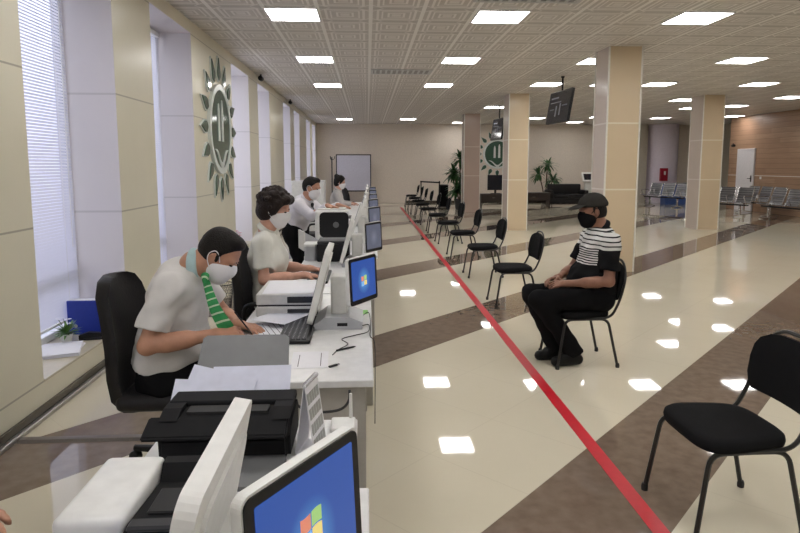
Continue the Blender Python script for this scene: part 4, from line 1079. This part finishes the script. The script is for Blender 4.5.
class Sdf:
    def __init__(s, seed=0): s.p = []; s.rng = np.random.RandomState(seed)
    def cap(s, a, b, ra, rb, k=.02, flat=None, cuts=()):
        s.p.append(('c', nv(a), nv(b), ra, rb, k, flat, cuts)); return s
    def chain(s, pts, rs, k=.02, flat=None):
        for i in range(len(pts)-1): s.cap(pts[i], pts[i+1], rs[i], rs[i+1], k, flat)
        return s
    def ell(s, c, f, u, r, k=.02, cuts=()):
        """ellipsoid with axes f, side, u"""
        f = unit(f); u = unit(nv(u)-f*np.dot(f, u)); sd = np.cross(u, f)
        s.p.append(('e', nv(c), np.stack([f, sd, u]), nv(r), k, cuts)); return s
    def tor(s, c, n, R, r, k=.01, cuts=()):
        s.p.append(('t', nv(c), unit(n), R, r, k, cuts)); return s
    def bounds(s, q):
        if q[0] == 'c':
            R = max(q[3], q[4]); 
            return np.minimum(q[1], q[2])-R, np.maximum(q[1], q[2])+R
        if q[0] == 'e': R = q[3].max(); return q[1]-R, q[1]+R
        R = q[3]+q[4]; return q[1]-R, q[1]+R
    def mesh(s, h, wr=0., gcuts=()):
        lo = np.min([s.bounds(q)[0] for q in s.p], 0)-3*h; hi = np.max([s.bounds(q)[1] for q in s.p], 0)+3*h
        n = np.ceil((hi-lo)/h).astype(int)+1
        V = np.full(n, .2, np.float32)
        ax = [lo[i]+h*np.arange(n[i]) for i in range(3)]
        for q in s.p:
            k = q[5] if q[0] in 'ct' else q[4]
            b0, b1 = s.bounds(q); pad = k+3*h
            i0 = np.clip(np.floor((b0-pad-lo)/h).astype(int), 0, n-1); i1 = np.clip(np.ceil((b1+pad-lo)/h).astype(int)+1, 1, n)
            sl = tuple(slice(a, b) for a, b in zip(i0, i1))
            X = np.stack(np.meshgrid(*[ax[i][sl[i]] for i in range(3)], indexing='ij'), -1).astype(np.float32)
            if q[0] == 'c':
                _, a, b, ra, rb, k, flat, cuts = q; P = X
                if flat is not None:
                    nn = unit(flat[0]); g = 1/flat[1]-1
                    P = X+g*(X@nn.astype(np.float32))[..., None]*nn.astype(np.float32); a = a+g*np.dot(a, nn)*nn; b = b+g*np.dot(b, nn)*nn
                ab = b-a; L2 = max(np.dot(ab, ab), 1e-9)
                w = P-a.astype(np.float32); t = np.clip(w@ab.astype(np.float32)/L2, 0, 1)
                d = np.linalg.norm(w-t[..., None]*ab.astype(np.float32), axis=-1)-(ra+(rb-ra)*t)
                if flat is not None: d = d*(.5+.5*flat[1])
            elif q[0] == 'e':
                _, c, A, r, k, cuts = q
                w = (X-c.astype(np.float32))@A.T.astype(np.float32)
                k0 = np.linalg.norm(w/r.astype(np.float32), axis=-1); k1 = np.linalg.norm(w/(r**2).astype(np.float32), axis=-1)
                d = k0*(k0-1)/np.maximum(k1, 1e-6)
            else:
                _, c, nn, R, r, k, cuts = q
                w = X-c.astype(np.float32); z = w@nn.astype(np.float32); rad = np.linalg.norm(w-z[..., None]*nn.astype(np.float32), axis=-1)
                d = np.sqrt((rad-R)**2+z**2)-r
            for pt, nn in cuts: d = np.maximum(d, (X-nv(pt).astype(np.float32))@unit(nn).astype(np.float32))
            a_ = V[sl]; hh = np.maximum(k-np.abs(a_-d), 0)/k; V[sl] = np.minimum(a_, d)-hh*hh*k*.25
        if wr or gcuts:
            X = np.stack(np.meshgrid(*ax, indexing='ij'), -1).astype(np.float32)
            if wr:
                f = 0
                for _ in range(7):
                    dv = s.rng.normal(size=3); dv = dv/np.linalg.norm(dv)*s.rng.uniform(22, 75); f = f+np.sin(X@dv.astype(np.float32)+s.rng.uniform(0, 6))
                V = V+(wr/7*1.8)*f.astype(np.float32)
            for pt, nn in gcuts: V = np.maximum(V, (X-nv(pt).astype(np.float32))@unit(nn).astype(np.float32))
        return nets(V, lo, h)

def nets(V, lo, h):
    S = V < 0; n = np.array(V.shape)
    cor = [(i, j, k) for i in (0, 1) for j in (0, 1) for k in (0, 1)]
    def sub(A, o): return A[o[0]:n[0]-1+o[0], o[1]:n[1]-1+o[1], o[2]:n[2]-1+o[2]]
    cnt = sum(sub(S, o).astype(np.int8) for o in cor); act = (cnt > 0) & (cnt < 8)
    idx = np.argwhere(act); m = len(idx)
    acc = np.zeros((m, 3)); num = np.zeros(m)
    vals = {o: V[idx[:, 0]+o[0], idx[:, 1]+o[1], idx[:, 2]+o[2]] for o in cor}
    for a in cor:
        for axx in range(3):
            if a[axx]: continue
            b = list(a); b[axx] = 1; b = tuple(b); va, vb = vals[a], vals[b]
            c = (va < 0) != (vb < 0); t = np.where(c, va/np.where(c, va-vb, 1), 0)
            p = np.array(a, float)[None]+t[:, None]*np.eye(3)[axx][None]; acc[c] += p[c]; num[c] += 1
    verts = lo+h*(idx+acc/num[:, None])
    ids = np.full(n-1, -1, np.int64); ids[tuple(idx.T)] = np.arange(m)
    faces = []
    for axx in range(3):
        e1, e2 = [(axx+1) % 3, (axx+2) % 3]
        sl0 = [slice(1, n[i]-1) for i in range(3)]; sl0[axx] = slice(0, n[axx]-1)
        sl1 = list(sl0); sl1[axx] = slice(1, n[axx])
        A, B = S[tuple(sl0)], S[tuple(sl1)]
        off = np.array([s_.start for s_ in sl0])
        for flip, msk in ((False, A & ~B), (True, ~A & B)):
            q = np.argwhere(msk)+off
            if not len(q): continue
            d1 = np.zeros(3, int); d1[e1] = 1; d2 = np.zeros(3, int); d2[e2] = 1
            c = [q, q-d1, q-d1-d2, q-d2]; f = np.stack([ids[tuple(x.T)] for x in c], 1)
            faces.append(f if not flip else f[:, ::-1])
    return verts, np.concatenate(faces)

def put(name, vf, m, parent, base):
    v, f = vf; me = bpy.data.meshes.new(name); v = v-nv(base)
    me.vertices.add(len(v)); me.vertices.foreach_set('co', v.astype(np.float32).ravel())
    me.loops.add(len(f)*4); me.loops.foreach_set('vertex_index', f.astype(np.int32).ravel())
    me.polygons.add(len(f)); me.polygons.foreach_set('loop_start', np.arange(0, len(f)*4, 4, dtype=np.int32)); me.polygons.foreach_set('loop_total', np.full(len(f), 4, np.int32))
    me.update(); me.validate()
    return link(name, me, m, parent, smooth=True)

def person(lab, base, J, h=.007, skin='skin', hair='hair', style='short', shirt='shirt', sleeve='short', trouser='trouser', mask='mask_white', tie=None, cap=None, collar=None, belly=0., build=1., group=None, wr=.008, seed=1, fem=False):
    base = nv(base); t = thing('person', lab, 'person', tuple(base), 0, group)
    g = lambda k: nv(J[k])
    hd, f, u = g('head'), unit(J['face']), unit(J['crown']); u = unit(u-f*np.dot(f, u)); sd = np.cross(u, f)    # sd: person's left
    H_ = lambda a, b, c: hd+f*a+sd*b+u*c
    pel, chest, neck = g('pelvis'), g('chest'), g('neck')
    fb = unit(J.get('front', (J['face'][0], J['face'][1], 0)))       # body front
    sh = {s: g('sh'+s) for s in 'LR'}; el = {s: g('el'+s) for s in 'LR'}; wr_ = {s: g('wr'+s) for s in 'LR'}
    hip = {s: g('hip'+s) for s in 'LR'}; kn = {s: g('kn'+s) for s in 'LR'}; an = {s: g('an'+s) for s in 'LR'}; toe = {s: g('toe'+s) for s in 'LR'}
    # ---- body
    B = Sdf(seed)
    B.ell(H_(-.012, 0, .028), f, u, (.098, .077, .098), .02); B.ell(H_(.018, 0, -.045), f, u, (.072, .060, .078), .03)
    B.ell(H_(.05, 0, -.085), f, u, (.035, .034, .03), .03)                                             # chin
    B.cap(H_(.082, 0, .012), H_(.104, 0, -.022), .010, .014, .012); 
    for s in (-1, 1): B.ell(H_(.103, s*.012, -.025), f, u, (.010, .008, .008), .008)                    # nostrils
    B.cap(H_(.078, .02, -.058), H_(.078, -.02, -.058), .009, .009, .012)                                # mouth
    for s in (-1, 1):
        B.ell(H_(.072, s*.032, .018), f, u, (.020, .022, .010), .02)                                   # brow ridge
        B.ell(H_(-.008, s*.077, -.012), f, u, (.019, .008, .032), .008); B.cap(H_(.0, s*.083, .012), H_(-.012, s*.085, .0), .006, .007, .008)   # ears
    B.cap(H_(-.03, 0, -.06), neck, .055*build, .06*build, .03)
    B.cap(neck, chest, .07, .12, .05, (fb, .75)); B.cap(chest, pel, .125*build, .13*build, .05, (fb, .72))
    for s, sg in (('L', 1), ('R', -1)):
        B.cap(chest, sh[s], .07, .052, .05); B.chain([sh[s], el[s], wr_[s]], [.047*build, .037*build, .025*build], .02)
        m_ = el[s]+(wr_[s]-el[s])*.3; B.cap(m_, el[s]+(wr_[s]-el[s])*.55, .038*build, .034*build, .03)
        B.chain([pel, hip[s], kn[s], an[s]], [.10, .085*build, .055*build, .036], .03); B.cap(an[s], toe[s], .034, .026, .02)
        # hand
        d = unit(J['hd'+s]); bk = unit(J['bk'+s]); bk = unit(bk-d*np.dot(d, bk)); side = np.cross(d, bk)
        ts = J.get('th'+s, 1)                         # which side the thumb is on
        W = wr_[s]; hk = 1. if not fem else .9
        B.cap(W, W+d*.03*hk, .024*hk, .026*hk, .015)
        for i in range(4): B.cap(W+d*.025*hk, W+d*.088*hk+side*ts*(1.5-i)*.0195*hk, .017*hk, .0125*hk, .008)
        cu = J.get('curl'+s, .5)
        for i, L in enumerate((.070, .080, .074, .056)):
            p = W+d*.09*hk+side*ts*(1.5-i)*.0205*hk+side*ts*(1.5-i)*.001
            a = cu*(.55+.06*i); ang = [a*.6, a*1.5, a*2.2]
            r = .0092*hk
            for q, fr in enumerate((.42, .32, .26)):
                dd = d*math.cos(ang[q])-bk*math.sin(ang[q])+side*ts*(1.5-i)*.03; p2 = p+unit(dd)*L*fr*hk
                B.cap(p, p2, r, r*.93, .004); p = p2; r *= .93
        p = W+d*.03*hk+side*ts*.022*hk; p2 = p+unit(d*.55+side*ts*.75-bk*.25)*.045*hk; p3 = p2+unit(d*.85+side*ts*.25-bk*.3)*.034*hk
        B.cap(p, p2, .015*hk, .0115*hk, .010); B.cap(p2, p3, .0112*hk, .0085*hk, .004)
    body = put('body', B.mesh(h), skin, t, base)
    for s in (-1, 1):
        E_ = Sdf(); E_.ell(H_(.079, s*.031, .0), f, u, (.010, .0135, .006), .004); put('eye', E_.mesh(.0028), 'eye', t, base)
        E_ = Sdf(); E_.cap(H_(.091, s*.016, .022), H_(.076, s*.05, .021), .004, .003, .004); put('eyebrow', E_.mesh(.003), hair, t, base)
    # ---- shirt
    S = Sdf(seed+1); fl = (fb, .74)
    S.cap(pel+(chest-pel)*.1, chest, (.155+belly)*build, .165*build, .06, fl)
    if belly: S.ell(pel+(chest-pel)*.32+fb*.05, fb, (0, 0, 1), (.13+belly, .15+belly, .15), .06)
    S.cap(chest+(neck-chest)*.25, chest, .13*build, .16*build, .06, fl)
    S.cap(sh['L']*.94+chest*.06, sh['R']*.94+chest*.06, .068*build, .068*build, .05); S.cap(chest+(neck-chest)*.75, chest, .07, .12, .05)
    if fem:
        for s in (-1, 1): S.ell(chest+fb*.078+np.cross((0, 0, 1), fb)*s*.075-nv((0, 0, .03)), fb, (0, 0, 1), (.062, .07, .07), .05)
    S.cap(pel+(chest-pel)*.3, pel+(chest-pel)*.02, .15*build, (.158+belly*.6)*build, .03, fl)
    for s in 'LR':
        if sleeve == 'short':
            e = sh[s]+(el[s]-sh[s])*.72; dd = unit(el[s]-sh[s])
            S.cap(sh[s], e+dd*.05, .066*build, .068*build, .04, None, [(e, dd)])
        else:
            dd = unit(wr_[s]-el[s]); S.cap(sh[s], el[s], .064*build, .052*build, .04); S.cap(el[s], wr_[s]+dd*.04, .052*build, .036*build, .03, None, [(wr_[s]-dd*.005, dd)])
    nd = unit(hd+u*-.06-neck)
    up_cut = [(neck+nd*.035, nd)]
    sh_o = put('shirt', S.mesh(h, wr, [(pel+(chest-pel)*J.get('hem', .10), pel-chest)]), shirt, t, base)
    # collar
    Cc = Sdf(seed+2); cc = neck+nd*.022-fb*.004
    Cc.tor(cc-nd*.012, nd+fb*.25, .072*build, .015, .012); Cc.tor(cc+nd*.010, nd+fb*.25, .066*build, .011, .012)
    for s in (-1, 1):
        l = np.cross(nd, fb); Cc.cap(cc+fb*.06+l*s*.018, cc+fb*.083+l*s*.05-nd*.05, .010, .007, .012)
    put('collar', Cc.mesh(max(.004, h*.8)), collar or shirt, sh_o, base)
    # ---- trousers
    T = Sdf(seed+3)
    T.cap(hip['L'], hip['R'], .125*build, .125*build, .04); T.cap(pel, pel+(chest-pel)*.16, .155*build, (.15+belly*.4)*build, .04, fl)
    for s in 'LR':
        T.chain([hip[s], kn[s]], [.102*build, .078*build], .03); dd = unit(an[s]-kn[s])
        T.cap(kn[s], an[s]+dd*.06, .076*build, .062*build, .03, None, [(an[s]+dd*.015, dd)])
    put('trousers', T.mesh(h, wr*1.1), trouser, t, base)
    for s in 'LR':
        Q = Sdf(); a, b = an[s]*1., toe[s]*1.; dd = unit(nv((b-a)[:2].tolist()+[0])); z0 = min(a[2], b[2])
        hl = a-dd*.035; hl[2] = b[2]; 
        Q.cap(hl+nv((0, 0, .005)), b, .040, .036, .02); Q.cap(a-nv((0, 0, .02)), (a+b)/2, .045, .04, .03); Q.cap(hl, b+dd*.012, .037, .037, .015)
        put('shoe', Q.mesh(max(h, .006), 0, [(nv((0, 0, b[2]-.034)), (0, 0, -1))]), 'shoe', t, base)
    # ---- hair
    Hr = Sdf(seed+4)
    if style == 'short':
        cut = [(H_(.072, 0, .062), f*.93-u*.40), ]
        Hr.ell(H_(-.014, 0, .034), f, u, (.106, .085, .102), .01, [(H_(.066, 0, .075), f*.78-u*.62), (H_(0, 0, -.005), -u-f*.3)])
        Hr.ell(H_(-.02, 0, .02), f, u, (.100, .083, .10), .01, [(H_(-.02, 0, .0), f), (H_(0, 0, -.06), -u)])
        for s in (-1, 1): Hr.cap(H_(.012, s*.071, .03), H_(.016, s*.071, -.012), .011, .007, .01)
        Hr.ell(H_(.042, 0, .100), f, u, (.040, .060, .028), .02)
        put('hair', Hr.mesh(max(.0045, h*.7), .004), hair, t, base)
    elif style == 'curly':
        rng = np.random.RandomState(seed)
        Hr.ell(H_(-.022, 0, .04), f, u, (.112, .096, .106), .02, [(H_(.05, 0, .03), f*.88-u*.45)])
        Hr.ell(H_(-.045, 0, -.02), f, u, (.085, .09, .09), .03, [(H_(-.0, 0, 0), f)])
        for i in range(80):
            a = rng.uniform(0, 2*PI); e = rng.uniform(-.7, 1.5); q = np.array([math.cos(a)*math.cos(e), math.sin(a)*math.cos(e), math.sin(e)])
            if q[0] > .25 and q[2] < .42: continue
            r = rng.uniform(.018, .03); Hr.ell(H_(-.022+.108*q[0], .094*q[1], .035+.104*q[2]), rng.normal(size=3), rng.normal(size=3), (r, r*.75, r*.6), .006)
        for s in (-1, 0, 1): Hr.ell(H_(.066, s*.045, .085), f, u, (.034, .04, .032), .02)
        for s in (-1, 1): Hr.cap(H_(.025, s*.078, .05), H_(.015, s*.080, -.02), .024, .014, .02)
        put('hair', Hr.mesh(max(.005, h*.7), .004), hair, t, base)
    elif style == 'bun':
        Hr.ell(H_(-.018, 0, .032), f, u, (.112, .09, .11), .02, [(H_(.062, 0, .045), f*.92-u*.4)])
        Hr.ell(H_(-.05, 0, -.02), f, u, (.08, .085, .085), .02, [(H_(-.01, 0, 0), f)]); Hr.ell(H_(-.09, 0, .10), f, u, (.05, .05, .045), .02)
        put('hair', Hr.mesh(max(.006, h*.8), .005), hair, t, base)
    else:
        Hr.ell(H_(-.02, 0, .0), f, u, (.100, .082, .10), .01, [(H_(-.01, 0, .0), f), (H_(0, 0, -.055), -u), (H_(0, 0, .04), u)])
        for s in (-1, 1): Hr.cap(H_(.012, s*.071, .03), H_(.016, s*.071, -.012), .010, .006, .01)
        put('hair', Hr.mesh(.005, .003), hair, t, base)
    # ---- mask
    if mask:
        K = Sdf(); cz = [(H_(.085, 0, .0), u*.9-f*.25), (H_(.012, 0, 0), -f+u*.25)]
        K.ell(H_(.022, 0, -.045), f, u, (.080, .068, .080), .02, cz); K.ell(H_(.056, 0, -.088), f, u, (.042, .042, .036), .03, cz); K.ell(H_(.085, 0, -.03), f, u, (.032, .028, .036), .03, cz)
        mk = put('face_mask', K.mesh(max(.004, h*.6)), mask, t, base)
        for s in (-1, 1):
            bm = NB()
            for q in ((.012, .035), (-.025, .035)): pass
            pts = [H_(.035, s*.066, -.012), H_(.015, s*.080, .018), H_(-.010, s*.088, .026), H_(-.027, s*.086, .0), H_(-.018, s*.084, -.03), H_(.012, s*.072, -.06), H_(.03, s*.064, -.07)]
            tube(bm, smooth_path([V3(p-base) for p in pts], 4), .0026, 5); obj('ear_loop', bm, mask, mk, smooth=True)
    if cap:
        Q = Sdf(); Q.ell(H_(-.012, 0, .045), f, u, (.116, .094, .098), .01, [(H_(0, 0, .040), -u+f*.10)])
        Q.ell(H_(-.012, 0, .05), f, u, (.113, .092, .022), .02)
        c_ = put('cap', Q.mesh(.005), cap, t, base)
        Q = Sdf(); Q.ell(H_(.105, 0, .048), f+u*-.22, u, (.085, .078, .010), .008, [(H_(.075, 0, 0), -f)]); put('peak', Q.mesh(.004), cap, c_, base)
    if tie:
        l = np.cross(nd, fb)
        st = nv(J['tie0']); en = nv(J['tie1']); bm = NB()
        mid = (st+en)/2+nv(J.get('tieb', (0, 0, 0))); pth = smooth_path([V3(st-base), V3(mid-base), V3(en-base)], 8); n = len(pth)
        pr = None; wdir = V3(unit(J['tiew'])) if 'tiew' in J else V3(unit(np.cross((en-st), fb)))
        th = V3(unit(np.cross(nv(wdir), en-st)))*.006
        for i, p in enumerate(pth):
            q = i/(n-1); hw = .018+.026*q if q < .93 else .044*(1-q)/.07+.002
            ring = [bm.verts.new(p-wdir*hw), bm.verts.new(p+th), bm.verts.new(p+wdir*hw), bm.verts.new(p-th*.3)]
            if pr:
                for a in range(4): bm.faces.new((pr[a], pr[(a+1) % 4], ring[(a+1) % 4], ring[a]))
            else: bm.faces.new(ring[::-1])
            pr = ring
        bm.faces.new(pr); ti = obj('tie', bm, M['tie'] if tie == 'tie' else tie, t, smooth=True, sharp=60)
        Q = Sdf(); Q.cap(st+nv((0, 0, .012)), st-nv((0, 0, .012)), .020, .014, .01); put('knot', Q.mesh(.004), tie, ti, base)
    return t

def sdx(y, c): return (c[0], y, c[2])
# clerk with the green tie: bowed over the desk, writing
person('seated clerk in a white short-sleeved shirt and green tie, bowed over his writing, white mask', (-1.0, 2.95, 0), dict(
    pelvis=(-1.02, 2.97, .53), chest=(-.93, 2.96, .90), neck=(-.85, 2.95, 1.055), head=(-.722, 2.945, 1.112), face=(.80, -.10, -.60), crown=(.60, .02, .80), front=(1, 0, 0),
    shL=(-.90, 3.13, .985), shR=(-.92, 2.77, .985), elL=(-.78, 3.20, .76), elR=(-1.00, 2.70, .735), wrL=(-.64, 2.90, .775), wrR=(-.70, 2.735, .775),
    hdL=(.75, -.45, .02), bkL=(.1, .1, 1), thL=-1, curlL=.7, hdR=(.9, .32, -.02), bkR=(.1, -.45, .9), thR=1, curlR=1.1,
    hipL=(-.98, 3.06, .52), hipR=(-.98, 2.88, .52), knL=(-.60, 3.10, .53), knR=(-.60, 2.86, .53), anL=(-.62, 3.12, .09), anR=(-.63, 2.86, .09), toeL=(-.49, 3.13, .038), toeR=(-.50, 2.85, .038),
    tie0=(-.775, 2.87, 1.01), tie1=(-.655, 2.79, .775), tieb=(-.005, -.02, -.01), tiew=(.85, -.25, .38)),
    skin='skin', shirt='shirt', tie='tie', collar='collar_teal', build=1.08, belly=.035, seed=3, h=.0065)
# curly-haired woman typing
person('seated clerk with short curly black hair in a white short-sleeved blouse, typing, white mask', (-.72, 4.2, 0), dict(
    pelvis=(-.69, 4.20, .53), chest=(-.70, 4.20, .92), neck=(-.695, 4.20, 1.09), head=(-.635, 4.19, 1.25), face=(.93, -.10, -.30), crown=(.30, 0, .93), front=(1, 0, 0),
    shL=(-.70, 4.36, 1.03), shR=(-.71, 4.04, 1.03), elL=(-.65, 4.42, .81), elR=(-.69, 3.98, .79), wrL=(-.43, 4.36, .80), wrR=(-.44, 4.09, .80),
    hdL=(.97, -.15, -.1), bkL=(.1, 0, 1), thL=-1, curlL=.6, hdR=(.97, .12, -.1), bkR=(.1, 0, 1), thR=1, curlR=.6,
    hipL=(-.66, 4.29, .52), hipR=(-.66, 4.11, .52), knL=(-.29, 4.31, .53), knR=(-.29, 4.09, .53), anL=(-.35, 4.31, .09), anR=(-.35, 4.09, .09), toeL=(-.22, 4.31, .038), toeR=(-.22, 4.09, .038)),
    skin='skin_light', style='curly', hair='hair_brown', shirt='blouse', build=.92, fem=True, seed=5, h=.007)
# clerk bending over the printer
person('clerk with dark tie and long white sleeves bending over the white printer, white mask', (-.85, 7.05, 0), dict(
    pelvis=(-.86, 7.15, .80), chest=(-.76, 7.08, 1.03), neck=(-.70, 7.02, 1.16), head=(-.635, 6.98, 1.285), face=(.93, -.30, -.18), crown=(.22, 0, .97), front=(.95, -.3, 0),
    shL=(-.68, 7.19, 1.10), shR=(-.78, 6.86, 1.10), elL=(-.52, 7.17, .99), elR=(-.62, 6.75, .98), wrL=(-.34, 6.95, 1.09), wrR=(-.44, 6.60, 1.105),
    hdL=(.9, -.4, -.1), bkL=(.1, 0, 1), thL=-1, curlL=.4, hdR=(.93, -.15, -.12), bkR=(.1, 0, 1), thR=1, curlR=.4,
    hipL=(-.84, 7.24, .76), hipR=(-.88, 7.06, .76), knL=(-.80, 7.26, .44), knR=(-.80, 7.05, .44), anL=(-.88, 7.27, .09), anR=(-.88, 7.05, .09), toeL=(-.74, 7.24, .038), toeR=(-.74, 7.0, .038),
    tie0=(-.635, 6.99, 1.085), tie1=(-.615, 6.94, .90), tieb=(.02, 0, 0)),
    skin='skin', shirt='shirt_lilac', sleeve='long', tie='tie_black', seed=8, h=.009)
# far clerk
person('far seated clerk with dark gathered hair in a pale grey long-sleeved top', (-.64, 11.77, 0), dict(
    pelvis=(-0.640, 11.820, 0.530), chest=(-0.600, 11.800, 0.880), neck=(-0.570, 11.790, 1.060), head=(-0.525, 11.780, 1.215), face=(.95, -.05, -.22), crown=(.22, 0, .97), front=(1, 0, 0),
    shL=(-0.590, 11.960, 1.000), shR=(-0.600, 11.630, 1.000), elL=(-0.490, 12.010, 0.800), elR=(-0.500, 11.570, 0.800), wrL=(-0.300, 11.920, 0.800), wrR=(-0.320, 11.670, 0.800),
    hdL=(1, -.1, -.1), bkL=(.1, 0, 1), thL=-1, curlL=.5, hdR=(1, .1, -.1), bkR=(.1, 0, 1), thR=1, curlR=.5,
    hipL=(-0.620, 11.910, 0.520), hipR=(-0.620, 11.730, 0.520), knL=(-0.280, 11.920, 0.530), knR=(-0.280, 11.720, 0.530), anL=(-0.340, 11.920, 0.090), anR=(-0.340, 11.720, 0.090), toeL=(-0.210, 11.920, 0.038), toeR=(-0.210, 11.720, 0.038)),
    skin='skin_light', style='bun', shirt='jacket_grey', sleeve='long', build=.95, fem=True, seed=9, h=.012)
# clerk at the nearest desk, mostly outside the frame
person('clerk mostly out of frame at the nearest desk, only a forearm and hand showing', (-1.05, 1.02, 0), dict(
    pelvis=(-1.10, 1.0, .53), chest=(-1.10, 1.02, .92), neck=(-1.08, 1.03, 1.1), head=(-1.03, 1.04, 1.26), face=(.95, .1, -.25), crown=(.25, 0, .97), front=(1, 0, 0),
    shL=(-1.08, 1.21, 1.04), shR=(-1.10, .84, 1.04), elL=(-1.12, 1.36, .82), elR=(-1.02, .75, .78), wrL=(-.91, 1.31, .785), wrR=(-.80, .84, .765),
    hdL=(.75, -.62, .0), bkL=(.1, 0, 1), thL=-1, curlL=.6, hdR=(1, .1, 0), bkR=(.1, 0, 1), thR=1, curlR=.6,
    hipL=(-1.06, 1.09, .52), hipR=(-1.06, .91, .52), knL=(-.7, 1.1, .53), knR=(-.7, .9, .53), anL=(-.74, 1.1, .09), anR=(-.74, .9, .09), toeL=(-.61, 1.1, .038), toeR=(-.61, .9, .038)),
    skin='skin', shirt='shirt', seed=11, h=.010)
# man waiting on the chair
person('seated man in dark cap, black mask and black-and-white striped polo shirt, hands in lap', (1.80, 4.58, 0), dict(
    pelvis=(1.80, 4.58, .535), chest=(1.82, 4.58, .90), neck=(1.825, 4.575, 1.045), head=(1.745, 4.57, 1.195), face=(-.985, -.08, -.12), crown=(-.10, 0, 1), front=(-1, -.02, 0),
    shL=(1.83, 4.385, .97), shR=(1.82, 4.765, .97), elL=(1.80, 4.32, .685), elR=(1.70, 4.83, .70), wrL=(1.535, 4.46, .645), wrR=(1.52, 4.62, .665),
    hdL=(-.93, .35, -.1), bkL=(-.2, -.5, .85), thL=1, curlL=.9, hdR=(-.95, -.3, -.12), bkR=(-.2, .35, .9), thR=-1, curlR=.9,
    hipL=(1.78, 4.48, .525), hipR=(1.78, 4.68, .525), knL=(1.315, 4.44, .525), knR=(1.32, 4.66, .515), anL=(1.60, 4.46, .10), anR=(1.50, 4.60, .10), toeL=(1.46, 4.43, .040), toeR=(1.375, 4.585, .040)),
    skin='skin_dark', style='capped', shirt='polo', collar='collar_black', mask='mask_black', cap='cap', belly=.05, build=1.05, seed=13, h=.0065)
